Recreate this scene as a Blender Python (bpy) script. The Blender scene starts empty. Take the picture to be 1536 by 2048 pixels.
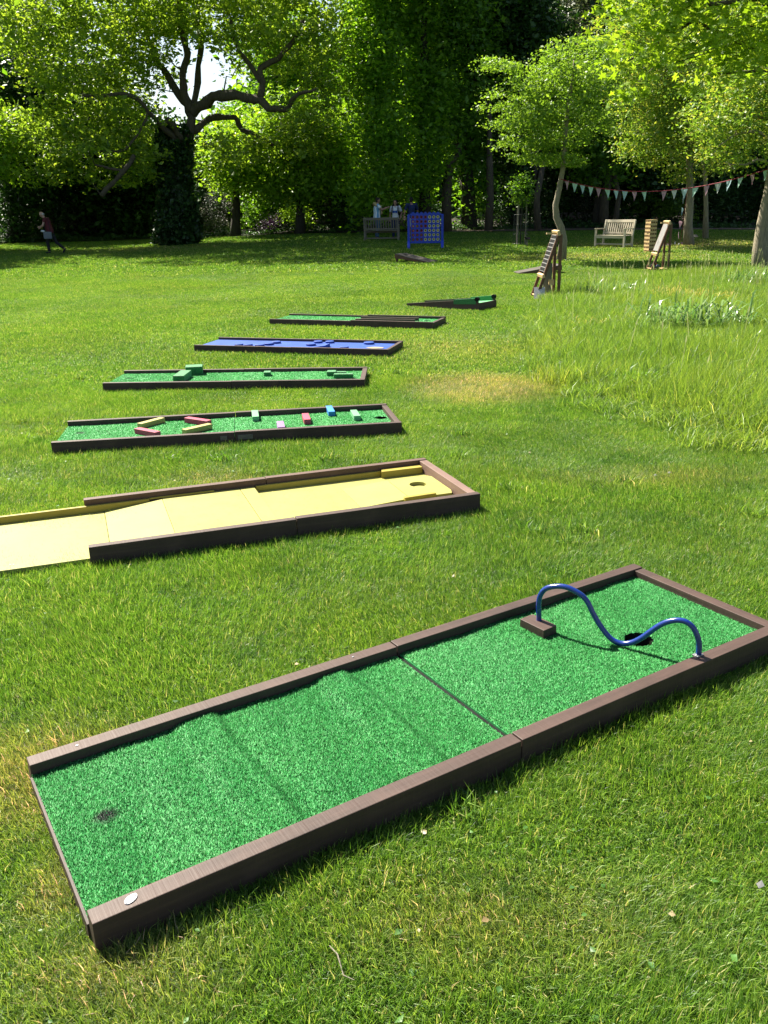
import bpy, math, random
import numpy as np
from mathutils import Vector, Matrix
rng = np.random.default_rng(7)
random.seed(7)
R = math.radians
scene = bpy.context.scene
COL = scene.collection

# ------------------------------------------------------------------ camera
F, PITCH, ROLL, CH = 1698.4, R(19.44), R(-1.014), 1.6
FW = np.array([0, math.cos(PITCH), -math.sin(PITCH)])
UP0 = np.array([0, math.sin(PITCH), math.cos(PITCH)])
RT0 = np.array([1.0, 0, 0])
RT = math.cos(ROLL) * RT0 + math.sin(ROLL) * UP0
UP = -math.sin(ROLL) * RT0 + math.cos(ROLL) * UP0
cam_data = bpy.data.cameras.new('camera')
cam = bpy.data.objects.new('camera', cam_data)
COL.objects.link(cam)
cam.matrix_world = Matrix(((RT[0], UP[0], -FW[0], 0), (RT[1], UP[1], -FW[1], 0), (RT[2], UP[2], -FW[2], CH), (0, 0, 0, 1)))
cam_data.sensor_fit = 'VERTICAL'
cam_data.sensor_height = 36
cam_data.lens = F / 2048 * 36
cam_data.clip_start = 0.05
cam_data.clip_end = 1000
scene.camera = cam

# ------------------------------------------------------------------ sky, sun, exposure
SUN_EL, SUN_AZ = R(48.5), R(-44.5)          # azimuth from +Y towards +X
world = bpy.data.worlds.new('World')
scene.world = world
world.use_nodes = True
wn = world.node_tree.nodes
wl = world.node_tree.links
bg = wn['Background']
sky = wn.new('ShaderNodeTexSky')
sky.sky_type = 'NISHITA'
sky.sun_disc = False
sky.sun_elevation = SUN_EL
sky.sun_rotation = SUN_AZ
sky.dust_density = 2.0
wl.new(sky.outputs[0], bg.inputs[0])
bg.inputs[1].default_value = 0.05
sd = bpy.data.lights.new('sun', 'SUN')
sd.energy = 5.0
sd.angle = R(0.53)
sd.color = (1.0, 0.94, 0.80)
sun = bpy.data.objects.new('sun', sd)
COL.objects.link(sun)
sdir = Vector((math.sin(SUN_AZ) * math.cos(SUN_EL), math.cos(SUN_AZ) * math.cos(SUN_EL), math.sin(SUN_EL)))
sun.rotation_euler = sdir.to_track_quat('Z', 'Y').to_euler()
sun.location = (0, 0, 30)
scene.view_settings.view_transform = 'Standard'
scene.view_settings.look = 'None'
scene.view_settings.gamma = 1
scene.view_settings.use_curve_mapping = False
scene.view_settings.exposure = 1.85
scene.cycles.max_bounces = 7
scene.cycles.diffuse_bounces = 3
scene.cycles.transmission_bounces = 6
scene.cycles.glossy_bounces = 2
scene.cycles.use_denoising = True
scene.cycles.caustics_reflective = False
scene.cycles.caustics_refractive = False


# ------------------------------------------------------------------ geometry of the place
def smooth(a, b, t):
    t = np.clip((np.asarray(t, float) - a) / (b - a), 0, 1)
    return t * t * (3 - 2 * t)


def gz(x, y):
    "height of the lawn: flat near the lanes, rising gently towards the trees"
    k = 0.4 + 0.6 * smooth(-12, 0, x)
    yy = np.clip(np.asarray(y, float) - 14, 0, 44)
    return 0.0007 * yy * yy * k


def ray(px, py):
    return FW + RT * (px - 768) / F - UP * (py - 1024) / F


def G(px, py, dz=0.0):
    "point of the ground seen at a photo position"
    d = ray(px, py)
    t = 1.0
    for i in range(60):
        z = float(gz(d[0] * t, d[1] * t)) + dz
        t2 = (z - CH) / d[2] if d[2] < 0 else 80
        t = t * .5 + min(t2, 90) * .5
    return np.array([d[0] * t, d[1] * t, float(gz(d[0] * t, d[1] * t)) + dz])


def at(px, py, y):
    "point at world distance y seen at a photo position"
    d = ray(px, py)
    return np.array([0, 0, CH]) + d * (y / d[1])


# ------------------------------------------------------------------ materials
def new_mat(name):
    m = bpy.data.materials.new(name)
    m.use_nodes = True
    nt = m.node_tree
    return m, nt, nt.nodes['Principled BSDF'], nt.nodes['Material Output']


def N(nt, typ, **kw):
    n = nt.nodes.new(typ)
    for k, v in kw.items():
        if k in n.inputs:
            n.inputs[k].default_value = v
        else:
            setattr(n, k, v)
    return n


def ramp(nt, fac, stops):
    r = nt.nodes.new('ShaderNodeValToRGB')
    e = r.color_ramp.elements
    while len(e) < len(stops):
        e.new(0.5)
    for el, (p, c) in zip(e, stops):
        el.position = p
        el.color = (*c, 1)
    nt.links.new(fac, r.inputs[0])
    return r.outputs[0]


def noise(nt, scale, detail=3, rough=.6, vec=None, coord='Object', stretch=None):
    n = N(nt, 'ShaderNodeTexNoise', Scale=scale, Detail=detail, Roughness=rough)
    if vec is None:
        if coord == 'World':
            g = nt.nodes.new('ShaderNodeNewGeometry')
            vec = g.outputs['Position']
        else:
            t = nt.nodes.new('ShaderNodeTexCoord')
            vec = t.outputs[coord]
    if stretch:
        mp = nt.nodes.new('ShaderNodeMapping')
        mp.inputs['Scale'].default_value = stretch
        nt.links.new(vec, mp.inputs[0])
        vec = mp.outputs[0]
    nt.links.new(vec, n.inputs['Vector'])
    return n.outputs['Fac']


def mixc(nt, fac, a, b, mode='MIX'):
    m = nt.nodes.new('ShaderNodeMix')
    m.data_type = 'RGBA'
    m.blend_type = mode
    for s, v in ((m.inputs[0], fac), (m.inputs[6], a), (m.inputs[7], b)):
        if hasattr(v, 'links'):
            nt.links.new(v, s)
        else:
            s.default_value = v if not isinstance(v, tuple) else (*v, 1)[:4]
    return m.outputs[2]


def math_n(nt, op, a, b=0.0, clamp=False):
    m = nt.nodes.new('ShaderNodeMath')
    m.operation = op
    m.use_clamp = clamp
    for s, v in ((m.inputs[0], a), (m.inputs[1], b)):
        if hasattr(v, 'links'):
            nt.links.new(v, s)
        else:
            s.default_value = v
    return m.outputs[0]


def bump(nt, bs, h, strength=.3, dist=.01):
    b = N(nt, 'ShaderNodeBump', Strength=strength, Distance=dist)
    nt.links.new(h, b.inputs['Height'])
    nt.links.new(b.outputs[0], bs.inputs['Normal'])


def paint(name, c1, c2=None, rough=.6, scale=8, bumps=.15, stretch=None, bscale=60, spec=.4, coord='Object', worn=0):
    m, nt, bs, out = new_mat(name)
    c2 = c2 or tuple(x * .75 for x in c1)
    col = ramp(nt, noise(nt, scale, 5, .65, stretch=stretch, coord=coord), [(.3, c1), (.7, c2)])
    if worn:
        d1_ = ramp(nt, noise(nt, 7, 7, .78, coord=coord, stretch=(1, 2.2, 1)), [(.56, (0, 0, 0)), (.72, (worn, worn, worn))])
        col = mixc(nt, d1_, col, tuple(x * .55 for x in c1))
        d2_ = ramp(nt, noise(nt, 75, 3, .8, coord=coord), [(.70, (0, 0, 0)), (.74, (.8, .8, .8))])
        col = mixc(nt, d2_, col, (.12, .11, .06))
    nt.links.new(col, bs.inputs['Base Color'])
    bs.inputs['Roughness'].default_value = rough
    bs.inputs['Specular IOR Level'].default_value = spec
    if bumps:
        bump(nt, bs, noise(nt, bscale, 4, .7, stretch=stretch), bumps, .004)
    return m


def timber(name, dark, mid, light, axis='X'):
    m, nt, bs, out = new_mat(name)
    along = (2, 45, 45) if axis == 'X' else (45, 2, 45)
    cross = (90, 4, 4) if axis == 'X' else (4, 90, 4)
    g = noise(nt, 1.0, 6, .7, stretch=along)
    s = noise(nt, 1.0, 3, .7, stretch=cross)
    w = noise(nt, 3.0, 4, .6)
    c = ramp(nt, g, [(.25, dark), (.52, mid), (.8, light)])
    c = mixc(nt, math_n(nt, 'MULTIPLY', s, .55), c, tuple(x * 1.5 for x in mid))
    c = mixc(nt, ramp(nt, w, [(.45, (0, 0, 0)), (.75, (.55, .55, .55))]), c, dark)
    oi = nt.nodes.new('ShaderNodeObjectInfo')
    c = mixc(nt, math_n(nt, 'MULTIPLY', oi.outputs['Random'], .28), c, light)
    knots = ramp(nt, noise(nt, 5.5, 2, .5, stretch=(.6, 3, 3) if axis == 'X' else (3, .6, 3)), [(.74, (0, 0, 0)), (.78, (.85, .85, .85))])
    c = mixc(nt, knots, c, tuple(x * .5 for x in dark))
    mud = ramp(nt, noise(nt, 4, 6, .75), [(.55, (0, 0, 0)), (.75, (.3, .3, .3))])
    c = mixc(nt, mud, c, tuple(x * 1.15 for x in light))
    chips = ramp(nt, noise(nt, 28, 3, .8), [(.73, (0, 0, 0)), (.76, (1, 1, 1))])
    c = mixc(nt, chips, c, tuple(min(1, x * 1.7) for x in light))
    nt.links.new(c, bs.inputs['Base Color'])
    bs.inputs['Roughness'].default_value = .6
    bs.inputs['Specular IOR Level'].default_value = .38
    bump(nt, bs, math_n(nt, 'ADD', g, math_n(nt, 'MULTIPLY', s, .7)), .45, .003)
    return m


def leafy(name, stops, trans, tfac=.45, rough=.45, spec=.35, patchy=None):
    "two-sided leaf: some light passes through"
    m, nt, bs, out = new_mat(name)
    a = N(nt, 'ShaderNodeAttribute', attribute_name='rnd')
    col = ramp(nt, a.outputs['Fac'], stops)
    if patchy:
        nz = noise(nt, patchy[0], 3, .6, coord='World')
        col = mixc(nt, ramp(nt, nz, [(patchy[1], (0, 0, 0)), (patchy[2], (1, 1, 1))]), col, mixc(nt, 1.0, col, patchy[3], 'MULTIPLY'))
    nt.links.new(col, bs.inputs['Base Color'])
    bs.inputs['Roughness'].default_value = rough
    bs.inputs['Specular IOR Level'].default_value = spec
    t = nt.nodes.new('ShaderNodeBsdfTranslucent')
    nt.links.new(mixc(nt, 1.0, col, trans, 'MULTIPLY'), t.inputs[0])
    mx = nt.nodes.new('ShaderNodeMixShader')
    mx.inputs[0].default_value = tfac
    nt.links.new(bs.outputs[0], mx.inputs[1])
    nt.links.new(t.outputs[0], mx.inputs[2])
    nt.links.new(mx.outputs[0], out.inputs[0])
    return m


def spots_mask(nt, pos, spots):
    "worn or dry places in the lawn: x, y, radius x, radius y, amount"
    acc = None
    for (x, y, rx, ry, am) in spots:
        mp = nt.nodes.new('ShaderNodeMapping')
        mp.vector_type = 'POINT'
        mp.inputs['Location'].default_value = (-x / rx, -y / ry, 0)
        mp.inputs['Scale'].default_value = (1 / rx, 1 / ry, 0)
        nt.links.new(pos, mp.inputs[0])
        ln = nt.nodes.new('ShaderNodeVectorMath')
        ln.operation = 'LENGTH'
        nt.links.new(mp.outputs[0], ln.inputs[0])
        v = math_n(nt, 'MULTIPLY', math_n(nt, 'SUBTRACT', 1.15, ln.outputs['Value'], True), am)
        acc = v if acc is None else math_n(nt, 'MAXIMUM', acc, v)
    return acc


DRY = [(*G(965, 778)[:2], .75, .85, 1.9), (*G(55, 1560)[:2], .45, .35, 1.0), (*G(230, 1960)[:2], .35, .2, .7), (*G(440, 965)[:2], .4, .3, .7),
       (*G(1000, 1850)[:2], .5, .2, .5), (*G(1200, 515)[:2], 4, 2.2, .8), (*G(1400, 490)[:2], 5, 4, .9), (*G(1310, 960)[:2], .8, .3, .5),
       (*G(120, 1780)[:2], .12, .22, .8), (*G(900, 700)[:2], 1.5, 1.5, .4), (*G(300, 500)[:2], 6, 3, .5)]


def grass_mat(name, stops, trans, tfac, dry=(2.15, 1.22, 2.9), blade=True):
    m, nt, bs, out = new_mat(name)
    g = nt.nodes.new('ShaderNodeNewGeometry')
    pos = g.outputs['Position']
    if blade:
        a = N(nt, 'ShaderNodeAttribute', attribute_name='rnd')
        fac = a.outputs['Fac']
    else:
        fac = noise(nt, 9, 8, .75, vec=pos)
    col = ramp(nt, fac, stops)
    # broad drifts of yellower and bluer sward
    n1 = noise(nt, .55, 5, .62, vec=pos)
    col = mixc(nt, ramp(nt, n1, [(.42, (0, 0, 0)), (.62, (1, 1, 1))]), col, mixc(nt, 1.0, col, (1.24, 1.10, 1.1), 'MULTIPLY'))
    n2 = noise(nt, 3.4, 5, .7, vec=pos)
    col = mixc(nt, ramp(nt, n2, [(.5, (0, 0, 0)), (.72, (1, 1, 1))]), col, mixc(nt, 1.0, col, (.55, .72, .75), 'MULTIPLY'))
    sp = spots_mask(nt, pos, DRY)
    n3 = noise(nt, 5, 4, .7, vec=pos)
    sp = math_n(nt, 'MULTIPLY', sp, math_n(nt, 'ADD', n3, .35), True)
    n4 = ramp(nt, noise(nt, 3.3, 5, .7, vec=pos), [(.6, (0, 0, 0)), (.78, (.7, .7, .7))])
    sp = math_n(nt, 'MAXIMUM', sp, n4)
    col = mixc(nt, sp, col, mixc(nt, 1.0, col, dry, 'MULTIPLY'))
    nt.links.new(col, bs.inputs['Base Color'])
    bs.inputs['Roughness'].default_value = .42
    bs.inputs['Specular IOR Level'].default_value = .35
    if blade:
        t = nt.nodes.new('ShaderNodeBsdfTranslucent')
        nt.links.new(mixc(nt, 1.0, col, trans, 'MULTIPLY'), t.inputs[0])
        mx = nt.nodes.new('ShaderNodeMixShader')
        mx.inputs[0].default_value = tfac
        nt.links.new(bs.outputs[0], mx.inputs[1])
        nt.links.new(t.outputs[0], mx.inputs[2])
        nt.links.new(mx.outputs[0], out.inputs[0])
    else:
        bs.inputs['Roughness'].default_value = .9
        bs.inputs['Specular IOR Level'].default_value = .1
        bump(nt, bs, noise(nt, 40, 5, .8, vec=pos), .8, .03)
    return m


M = {}
M['wood'] = timber('stained_timber', (.014, .0075, .006), (.044, .025, .021), (.102, .062, .046))
M['wood_y'] = timber('stained_timber_end', (.014, .0075, .006), (.044, .025, .021), (.102, .062, .046), 'Y')
M['wood_warm_y'] = timber('warm_timber_end', (.05, .026, .020), (.12, .068, .052), (.22, .15, .12), 'Y')  # lighter and warmer than the stained end timber
M['wood_warm'] = timber('worn_timber', (.03, .015, .011), (.075, .04, .030), (.13, .08, .06))
M['oak'] = timber('weathered_oak_sunlit', (.28, .24, .17), (.46, .40, .30), (.58, .52, .42))  # paleness includes sunlight on the bench, put into the oak colour
M['oak_grey'] = timber('grey_oak', (.07, .06, .045), (.15, .13, .10), (.24, .21, .16))
M['frame_brown'] = timber('brown_frame_timber', (.03, .014, .008), (.10, .045, .025), (.2, .10, .055))
M['pine'] = timber('pine', (.34, .21, .09), (.50, .35, .17), (.60, .44, .25))
M['pine_end'] = paint('pine_end_dark', (.07, .035, .015), (.15, .08, .03), .8, 40)  # dark tone for the plates set on the block ends
M['yellow'] = paint('yellow_paint', (.30, .285, .085), (.25, .235, .065), .5, 2.5, .08, bscale=35, spec=.3, worn=.55)
M['yellow_side'] = paint('yellow_edge_paint', (.33, .27, .045), (.26, .205, .03), .5, 5, .1)
M['bluepaint'] = paint('blue_board', (.015, .05, .24), (.03, .08, .32), .55, 4, .05, spec=.22, worn=.6)
M['bluepipe'] = paint('blue_enamel', (.003, .020, .15), (.005, .028, .20), .22, 20, .1, spec=.8)
M['galv'] = paint('galvanised_steel', (.5, .5, .5), (.33, .33, .33), .35, 60, .05)
M['galv'].node_tree.nodes['Principled BSDF'].inputs['Metallic'].default_value = .8
M['deck_dark'] = timber('dark_deck_board', (.02, .016, .014), (.06, .05, .042), (.10, .085, .07))
M['dull_steel'] = paint('dull_steel', (.16, .14, .11), (.08, .07, .06), .5, 40, .1)
M['tag'] = paint('white_tag', (.55, .55, .56), (.3, .3, .32), .3, 90, .2)
M['black'] = paint('black_rubber', (.008, .008, .008), (.014, .014, .014), .8, 20, spec=.1)
M['soil'] = paint('soil', (.035, .025, .017), (.018, .013, .009), .95, 6, .8, bscale=18, coord='Object')
M['path'] = paint('bark_path', (.14, .10, .065), (.08, .055, .035), .95, 9, .6)
M['connect'] = paint('blue_plastic', (.008, .04, .42), (.010, .05, .48), .35, 5, 0)
M['redc'] = paint('red_plastic', (.24, .012, .03), (.18, .01, .03), .4, 5, 0)
M['yelc'] = paint('yellow_plastic', (.62, .58, .22), (.55, .5, .18), .4, 5, 0)
M['white'] = paint('white_board', (.24, .235, .23), (.15, .145, .14), .5, 14, 0, worn=.6)
M['greyboard'] = paint('grey_panel', (.16, .17, .13), (.11, .12, .10), .7, 6)
M['cord'] = paint('red_cord', (.25, .01, .03), None, .7, 30, 0)
M['turf_base'] = paint('turf_backing', (.015, .16, .04), (.02, .22, .06), .9, 60, .5, bscale=300)


def turf_mat(name, a, b, scale=260, bumpy=.9):
    m, nt, bs, out = new_mat(name)
    n = noise(nt, scale, 3, .8)
    c = ramp(nt, n, [(.35, a), (.62, b)])
    w = noise(nt, 3, 4, .6)
    c = mixc(nt, ramp(nt, w, [(.4, (0, 0, 0)), (.7, (.8, .8, .8))]), c, mixc(nt, 1.0, c, (.7, .82, .8), 'MULTIPLY'))
    nt.links.new(c, bs.inputs['Base Color'])
    bs.inputs['Roughness'].default_value = .55
    bs.inputs['Specular IOR Level'].default_value = .4
    bs.inputs['Sheen Weight'].default_value = .4
    bs.inputs['Sheen Tint'].default_value = (.5, 1, .6, 1)
    bump(nt, bs, n, bumpy, .008)
    return m


M['turf'] = turf_mat('green_turf', (.015, .15, .05), (.10, .48, .20))
M['turf_mid'] = turf_mat('green_turf_fine', (.055, .31, .10), (.17, .52, .22), 90, .5)
M['turf_dark'] = turf_mat('dark_green_turf', (.008, .09, .02), (.02, .20, .04), 120)
m, nt, bs, out = new_mat('turf_fibre')
a_ = N(nt, 'ShaderNodeAttribute', attribute_name='rnd')
c_ = ramp(nt, a_.outputs['Fac'], [(0, (.032, .25, .058)), (.5, (.068, .38, .105)), (.85, (.11, .46, .15)), (1, (.22, .55, .24))])
tc = nt.nodes.new('ShaderNodeTexCoord')
st = spots_mask(nt, tc.outputs['Object'], [(.135, .396, .042, .036, 2.6)])
st = math_n(nt, 'MULTIPLY', st, noise(nt, 60, 3, .7), True)
c_ = mixc(nt, st, c_, (.03, .04, .035))
w_ = noise(nt, 2.2, 4, .6, vec=tc.outputs['Object'])
c_ = mixc(nt, ramp(nt, w_, [(.4, (0, 0, 0)), (.7, (.9, .9, .9))]), c_, mixc(nt, 1.0, c_, (.72, .85, .85), 'MULTIPLY'))
nt.links.new(c_, bs.inputs['Base Color'])
bs.inputs['Roughness'].default_value = .5
bs.inputs['Specular IOR Level'].default_value = .22
t_ = nt.nodes.new('ShaderNodeBsdfTranslucent')
nt.links.new(mixc(nt, 1.0, c_, (1.2, 1.1, 1.0), 'MULTIPLY'), t_.inputs[0])
mx_ = nt.nodes.new('ShaderNodeMixShader')
mx_.inputs[0].default_value = .3
nt.links.new(bs.outputs[0], mx_.inputs[1])
nt.links.new(t_.outputs[0], mx_.inputs[2])
nt.links.new(mx_.outputs[0], out.inputs[0])
M['fibre'] = m


def bark(name, a, b, scale=6):
    m, nt, bs, out = new_mat(name)
    n = noise(nt, scale, 6, .7, stretch=(3, 3, .6))
    nt.links.new(ramp(nt, n, [(.3, a), (.7, b)]), bs.inputs['Base Color'])
    bs.inputs['Roughness'].default_value = .9
    bump(nt, bs, n, .9, .05)
    return m


M['bark'] = bark('bark', (.035, .027, .018), (.11, .085, .06))
M['bark_dark'] = bark('dark_bark', (.02, .016, .012), (.06, .05, .038))
M['bark_pale'] = bark('pale_bark', (.15, .125, .085), (.33, .28, .19), 9)

GA = [(0, (.030, .080, .010)), (.3, (.070, .165, .018)), (.65, (.140, .262, .032)), (.9, (.24, .35, .065)), (1, (.44, .41, .20))]
M['grass'] = grass_mat('grass_blades', GA, (1.55, 1.5, .85), .46)
M['ground'] = grass_mat('lawn_ground', [(.3, (.035, .075, .011)), (.55, (.08, .135, .02)), (.75, (.12, .165, .035))], None, 0, blade=False)
GM = [(0, (.06, .125, .02)), (.35, (.11, .21, .030)), (.75, (.175, .285, .05)), (.93, (.30, .40, .10)), (1, (.44, .44, .20))]
M['longgrass'] = grass_mat('long_grass_blades', GM, (1.6, 1.5, .7), .48, dry=(1.7, 1.15, 1.6))
M['seed'] = leafy('seed_heads', [(0, (.18, .24, .08)), (1, (.36, .35, .18))], (1, 1, 1), .5)


# ------------------------------------------------------------------ mesh helpers
class MB:
    def __init__(s):
        s.v, s.f, s.m = [], [], []

    def add(s, vs, fs, mi=0):
        o = len(s.v)
        s.v += [tuple(map(float, p)) for p in vs]
        s.f += [tuple(i + o for i in f) for f in fs]
        s.m += [mi] * len(fs)
        return s

    def box(s, c, d, rz=0.0, mat=None, mi=0):
        x, y, z = (k / 2 for k in d)
        vs = [Vector((a, b, e)) for e in (-z, z) for b in (-y, y) for a in (-x, x)]
        T = (mat if mat is not None else Matrix.Rotation(rz, 4, 'Z'))
        vs = [T @ v + Vector(c) for v in vs]
        return s.add(vs, [(0, 2, 3, 1), (4, 5, 7, 6), (0, 1, 5, 4), (2, 6, 7, 3), (0, 4, 6, 2), (1, 3, 7, 5)], mi)

    def bar(s, a, b, w, h, up=(0, 0, 1), mi=0):
        "a square bar from a to b; w across, h in the up direction"
        a, b = Vector(a), Vector(b)
        d = (b - a)
        L = d.length
        d.normalize()
        u = Vector(up)
        sd_ = d.cross(u)
        if sd_.length < 1e-4:
            sd_ = d.cross(Vector((1, 0, 0)))
        sd_.normalize()
        u = sd_.cross(d)
        T = Matrix((( d.x, sd_.x, u.x, 0), (d.y, sd_.y, u.y, 0), (d.z, sd_.z, u.z, 0), (0, 0, 0, 1)))
        return s.box((a + b) / 2, (L, w, h), mat=T, mi=mi)

    def tube(s, pts, rad, n=8, cap=True, mi=0):
        pts = [Vector(p) for p in pts]
        if not hasattr(rad, '__len__'):
            rad = [rad] * len(pts)
        ref = Vector((0, 0, 1))
        vs, fs = [], []
        t0 = (pts[1] - pts[0]).normalized()
        if abs(t0.dot(ref)) > .9:
            ref = Vector((1, 0, 0))
        nx = t0.cross(ref).normalized()
        for i, p in enumerate(pts):
            t = (pts[min(i + 1, len(pts) - 1)] - pts[max(i - 1, 0)]).normalized()
            nx = (nx - t * nx.dot(t)).normalized()
            ny = t.cross(nx)
            for k in range(n):
                a = 2 * math.pi * k / n
                vs.append(p + (nx * math.cos(a) + ny * math.sin(a)) * rad[i])
        for i in range(len(pts) - 1):
            for k in range(n):
                fs.append((i * n + k, i * n + (k + 1) % n, (i + 1) * n + (k + 1) % n, (i + 1) * n + k))
        if cap:
            fs.append(tuple(range(n - 1, -1, -1)))
            fs.append(tuple((len(pts) - 1) * n + k for k in range(n)))
        return s.add(vs, fs, mi)

    def ball(s, c, r, n=12, m=8, mat=None):
        rx, ry, rz = r if hasattr(r, '__len__') else (r, r, r)
        vs, fs = [], []
        for i in range(m + 1):
            th = math.pi * i / m
            for k in range(n):
                ph = 2 * math.pi * k / n
                v = Vector((rx * math.sin(th) * math.cos(ph), ry * math.sin(th) * math.sin(ph), rz * math.cos(th)))
                if mat:
                    v = mat @ v
                vs.append(v + Vector(c))
        for i in range(m):
            for k in range(n):
                fs.append((i * n + k, (i + 1) * n + k, (i + 1) * n + (k + 1) % n, i * n + (k + 1) % n))
        return s.add(vs, fs)

    def prism(s, poly, z0, z1, mi=0):
        "vertical prism over a convex polygon"
        n = len(poly)
        zz0 = z0 if hasattr(z0, '__len__') else [z0] * n
        zz1 = z1 if hasattr(z1, '__len__') else [z1] * n
        vs = [(p[0], p[1], zz0[i]) for i, p in enumerate(poly)] + [(p[0], p[1], zz1[i]) for i, p in enumerate(poly)]
        fs = [tuple(range(n - 1, -1, -1)), tuple(range(n, 2 * n))] + [(i, (i + 1) % n, n + (i + 1) % n, n + i) for i in range(n)]
        return s.add(vs, fs, mi)

    def build(s, name, mats, parent=None, bevel=0, smooth_=False):
        me = bpy.data.meshes.new(name)
        me.from_pydata(s.v, [], s.f)
        for m_ in (mats if isinstance(mats, (list, tuple)) else [mats]):
            me.materials.append(m_)
        if max(s.m, default=0) > 0:
            me.polygons.foreach_set('material_index', s.m)
        if smooth_:
            me.polygons.foreach_set('use_smooth', [True] * len(me.polygons))
        me.update()
        return link(name, me, parent, bevel)


def link(name, me, parent=None, bevel=0):
    o = bpy.data.objects.new(name, me)
    COL.objects.link(o)
    if parent is not None:
        o.parent = parent
    if bevel:
        b = o.modifiers.new('bevel', 'BEVEL')
        b.width = bevel
        b.segments = 2
        b.limit_method = 'ANGLE'
    return o


def tag(o, label=None, cat=None, group=None, kind=None):
    for k, v in (('label', label), ('category', cat), ('group', group), ('kind', kind)):
        if v:
            o[k] = v
    return o


def thing(name, label, cat, loc=(0, 0, 0), rz=0.0, group=None):
    o = bpy.data.objects.new(name, None)
    COL.objects.link(o)
    o.empty_display_size = .1
    o.location = tuple(map(float, loc))
    o.rotation_euler = (0, 0, rz)
    return tag(o, label, cat, group)


def fast_mesh(name, V, Fq, mat, rnd=None):
    "mesh from numpy arrays; faces all with the same number of corners"
    me = bpy.data.meshes.new(name)
    nf, k = Fq.shape
    me.vertices.add(len(V))
    me.vertices.foreach_set('co', V.astype(np.float32).ravel())
    me.loops.add(nf * k)
    me.loops.foreach_set('vertex_index', Fq.astype(np.int32).ravel())
    me.polygons.add(nf)
    me.polygons.foreach_set('loop_start', np.arange(0, nf * k, k, dtype=np.int32))
    me.polygons.foreach_set('loop_total', np.full(nf, k, dtype=np.int32))
    if rnd is not None:
        at_ = me.attributes.new('rnd', 'FLOAT', 'FACE')
        at_.data.foreach_set('value', rnd.astype(np.float32))
    me.materials.append(mat)
    me.update(calc_edges=True)
    return me


def unit(a):
    return a / np.maximum(np.linalg.norm(a, axis=-1, keepdims=True), 1e-9)


def leaves_mesh(name, C, size, mat, clu=None, aspect=.55, droop=.3, flat=.5):
    "diamond leaves folded along the midrib, one per point of C"
    n = len(C)
    L = size * (.5 + 1.0 * rng.random(n) ** 1.6)* 1.12
    d = rng.normal(size=(n, 3))
    d[:, 2] = d[:, 2] * (1 - flat) - droop
    d = unit(d)
    s = rng.normal(size=(n, 3))
    s[:, 2] *= (1 - flat)
    s = unit(np.cross(d, unit(np.cross(s, d))))
    nn = np.cross(d, s)
    w = (L * aspect)[:, None] * .5
    b = C - d * L[:, None] * .5
    t = C + d * L[:, None] * .5
    V = np.stack([b, C + s * w + nn * w * .35, t, C - s * w + nn * w * .35], 1).reshape(-1, 3)
    i = np.arange(n) * 4
    Fq = np.stack([np.stack([i, i + 1, i + 2], 1), np.stack([i, i + 2, i + 3], 1)], 1).reshape(-1, 3)
    r = rng.random(n) * .6 + (.2 if clu is None else clu * .4)
    return fast_mesh(name, V, Fq, mat, np.repeat(r, 2))


def crown_points(blobs, n_clusters, per, csize, flatten=.55, hollow=.35):
    "clusters of leaves spread through ellipsoids; blobs: (center, radii, weight)"
    w = np.array([b[2] for b in blobs], float)
    idx = rng.choice(len(blobs), n_clusters, p=w / w.sum())
    cen = np.array([b[0] for b in blobs])[idx]
    rad = np.array([b[1] for b in blobs])[idx]
    d = unit(rng.normal(size=(n_clusters, 3)))
    rr = rng.uniform(hollow ** 3, 1, n_clusters) ** (1 / 3)
    cc = cen + d * rad * rr[:, None]
    cs = csize * rng.uniform(.5, 1.4, n_clusters)
    k = rng.poisson(per, n_clusters) + 3
    ci = np.repeat(np.arange(n_clusters), k)
    off = rng.normal(size=(len(ci), 3)) * .55 * cs[ci][:, None]
    off[:, 2] *= flatten
    P = cc[ci] + off
    cl = rng.random(n_clusters)[ci]
    return P, cl, cc


# ------------------------------------------------------------------ ground
def build_ground():
    ys = np.concatenate([np.linspace(-30, 0, 12), np.linspace(.5, 60, 90), np.array([65, 72, 85, 110, 150, 220, 400])])
    xs = np.concatenate([[-400, -200, -120, -80, -60], np.linspace(-48, 48, 97), [60, 80, 120, 200, 400]])
    X, Y = np.meshgrid(xs, ys)
    V = np.stack([X, Y, gz(X, Y)], -1).reshape(-1, 3)
    nx, ny = len(xs), len(ys)
    i = (np.arange(ny - 1)[:, None] * nx + np.arange(nx - 1)[None]).ravel()
    Fq = np.stack([i, i + 1, i + nx + 1, i + nx], 1)
    o = link('lawn', fast_mesh('lawn', V, Fq, M['ground']))
    o.data.polygons.foreach_set('use_smooth', [True] * len(o.data.polygons))
    tag(o, kind='structure')


build_ground()

EDGE = [G(px, py)[:2] for px, py in ((-500, 492), (0, 487), (200, 482), (330, 477), (520, 470), (700, 466), (940, 462), (1130, 459), (1300, 458), (1536, 458), (2000, 456))]


def edge_y(x):
    e = np.array(EDGE)
    return np.interp(x, e[:, 0], e[:, 1])


def sheet(name, xs, y0, y1, dz, mat, rows=10):
    vs, fs = [], []
    n = len(xs)
    for r_ in range(rows + 1):
        for x in xs:
            a, b = y0(x), y1(x)
            y = a + (b - a) * r_ / rows
            vs.append((x, y, float(gz(x, y)) + dz))
    for r_ in range(rows):
        for i in range(n - 1):
            k = r_ * n + i
            fs.append((k, k + 1, k + n + 1, k + n))
    o = MB().add(vs, fs).build(name, mat, smooth_=True)
    return tag(o, kind='structure')


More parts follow.
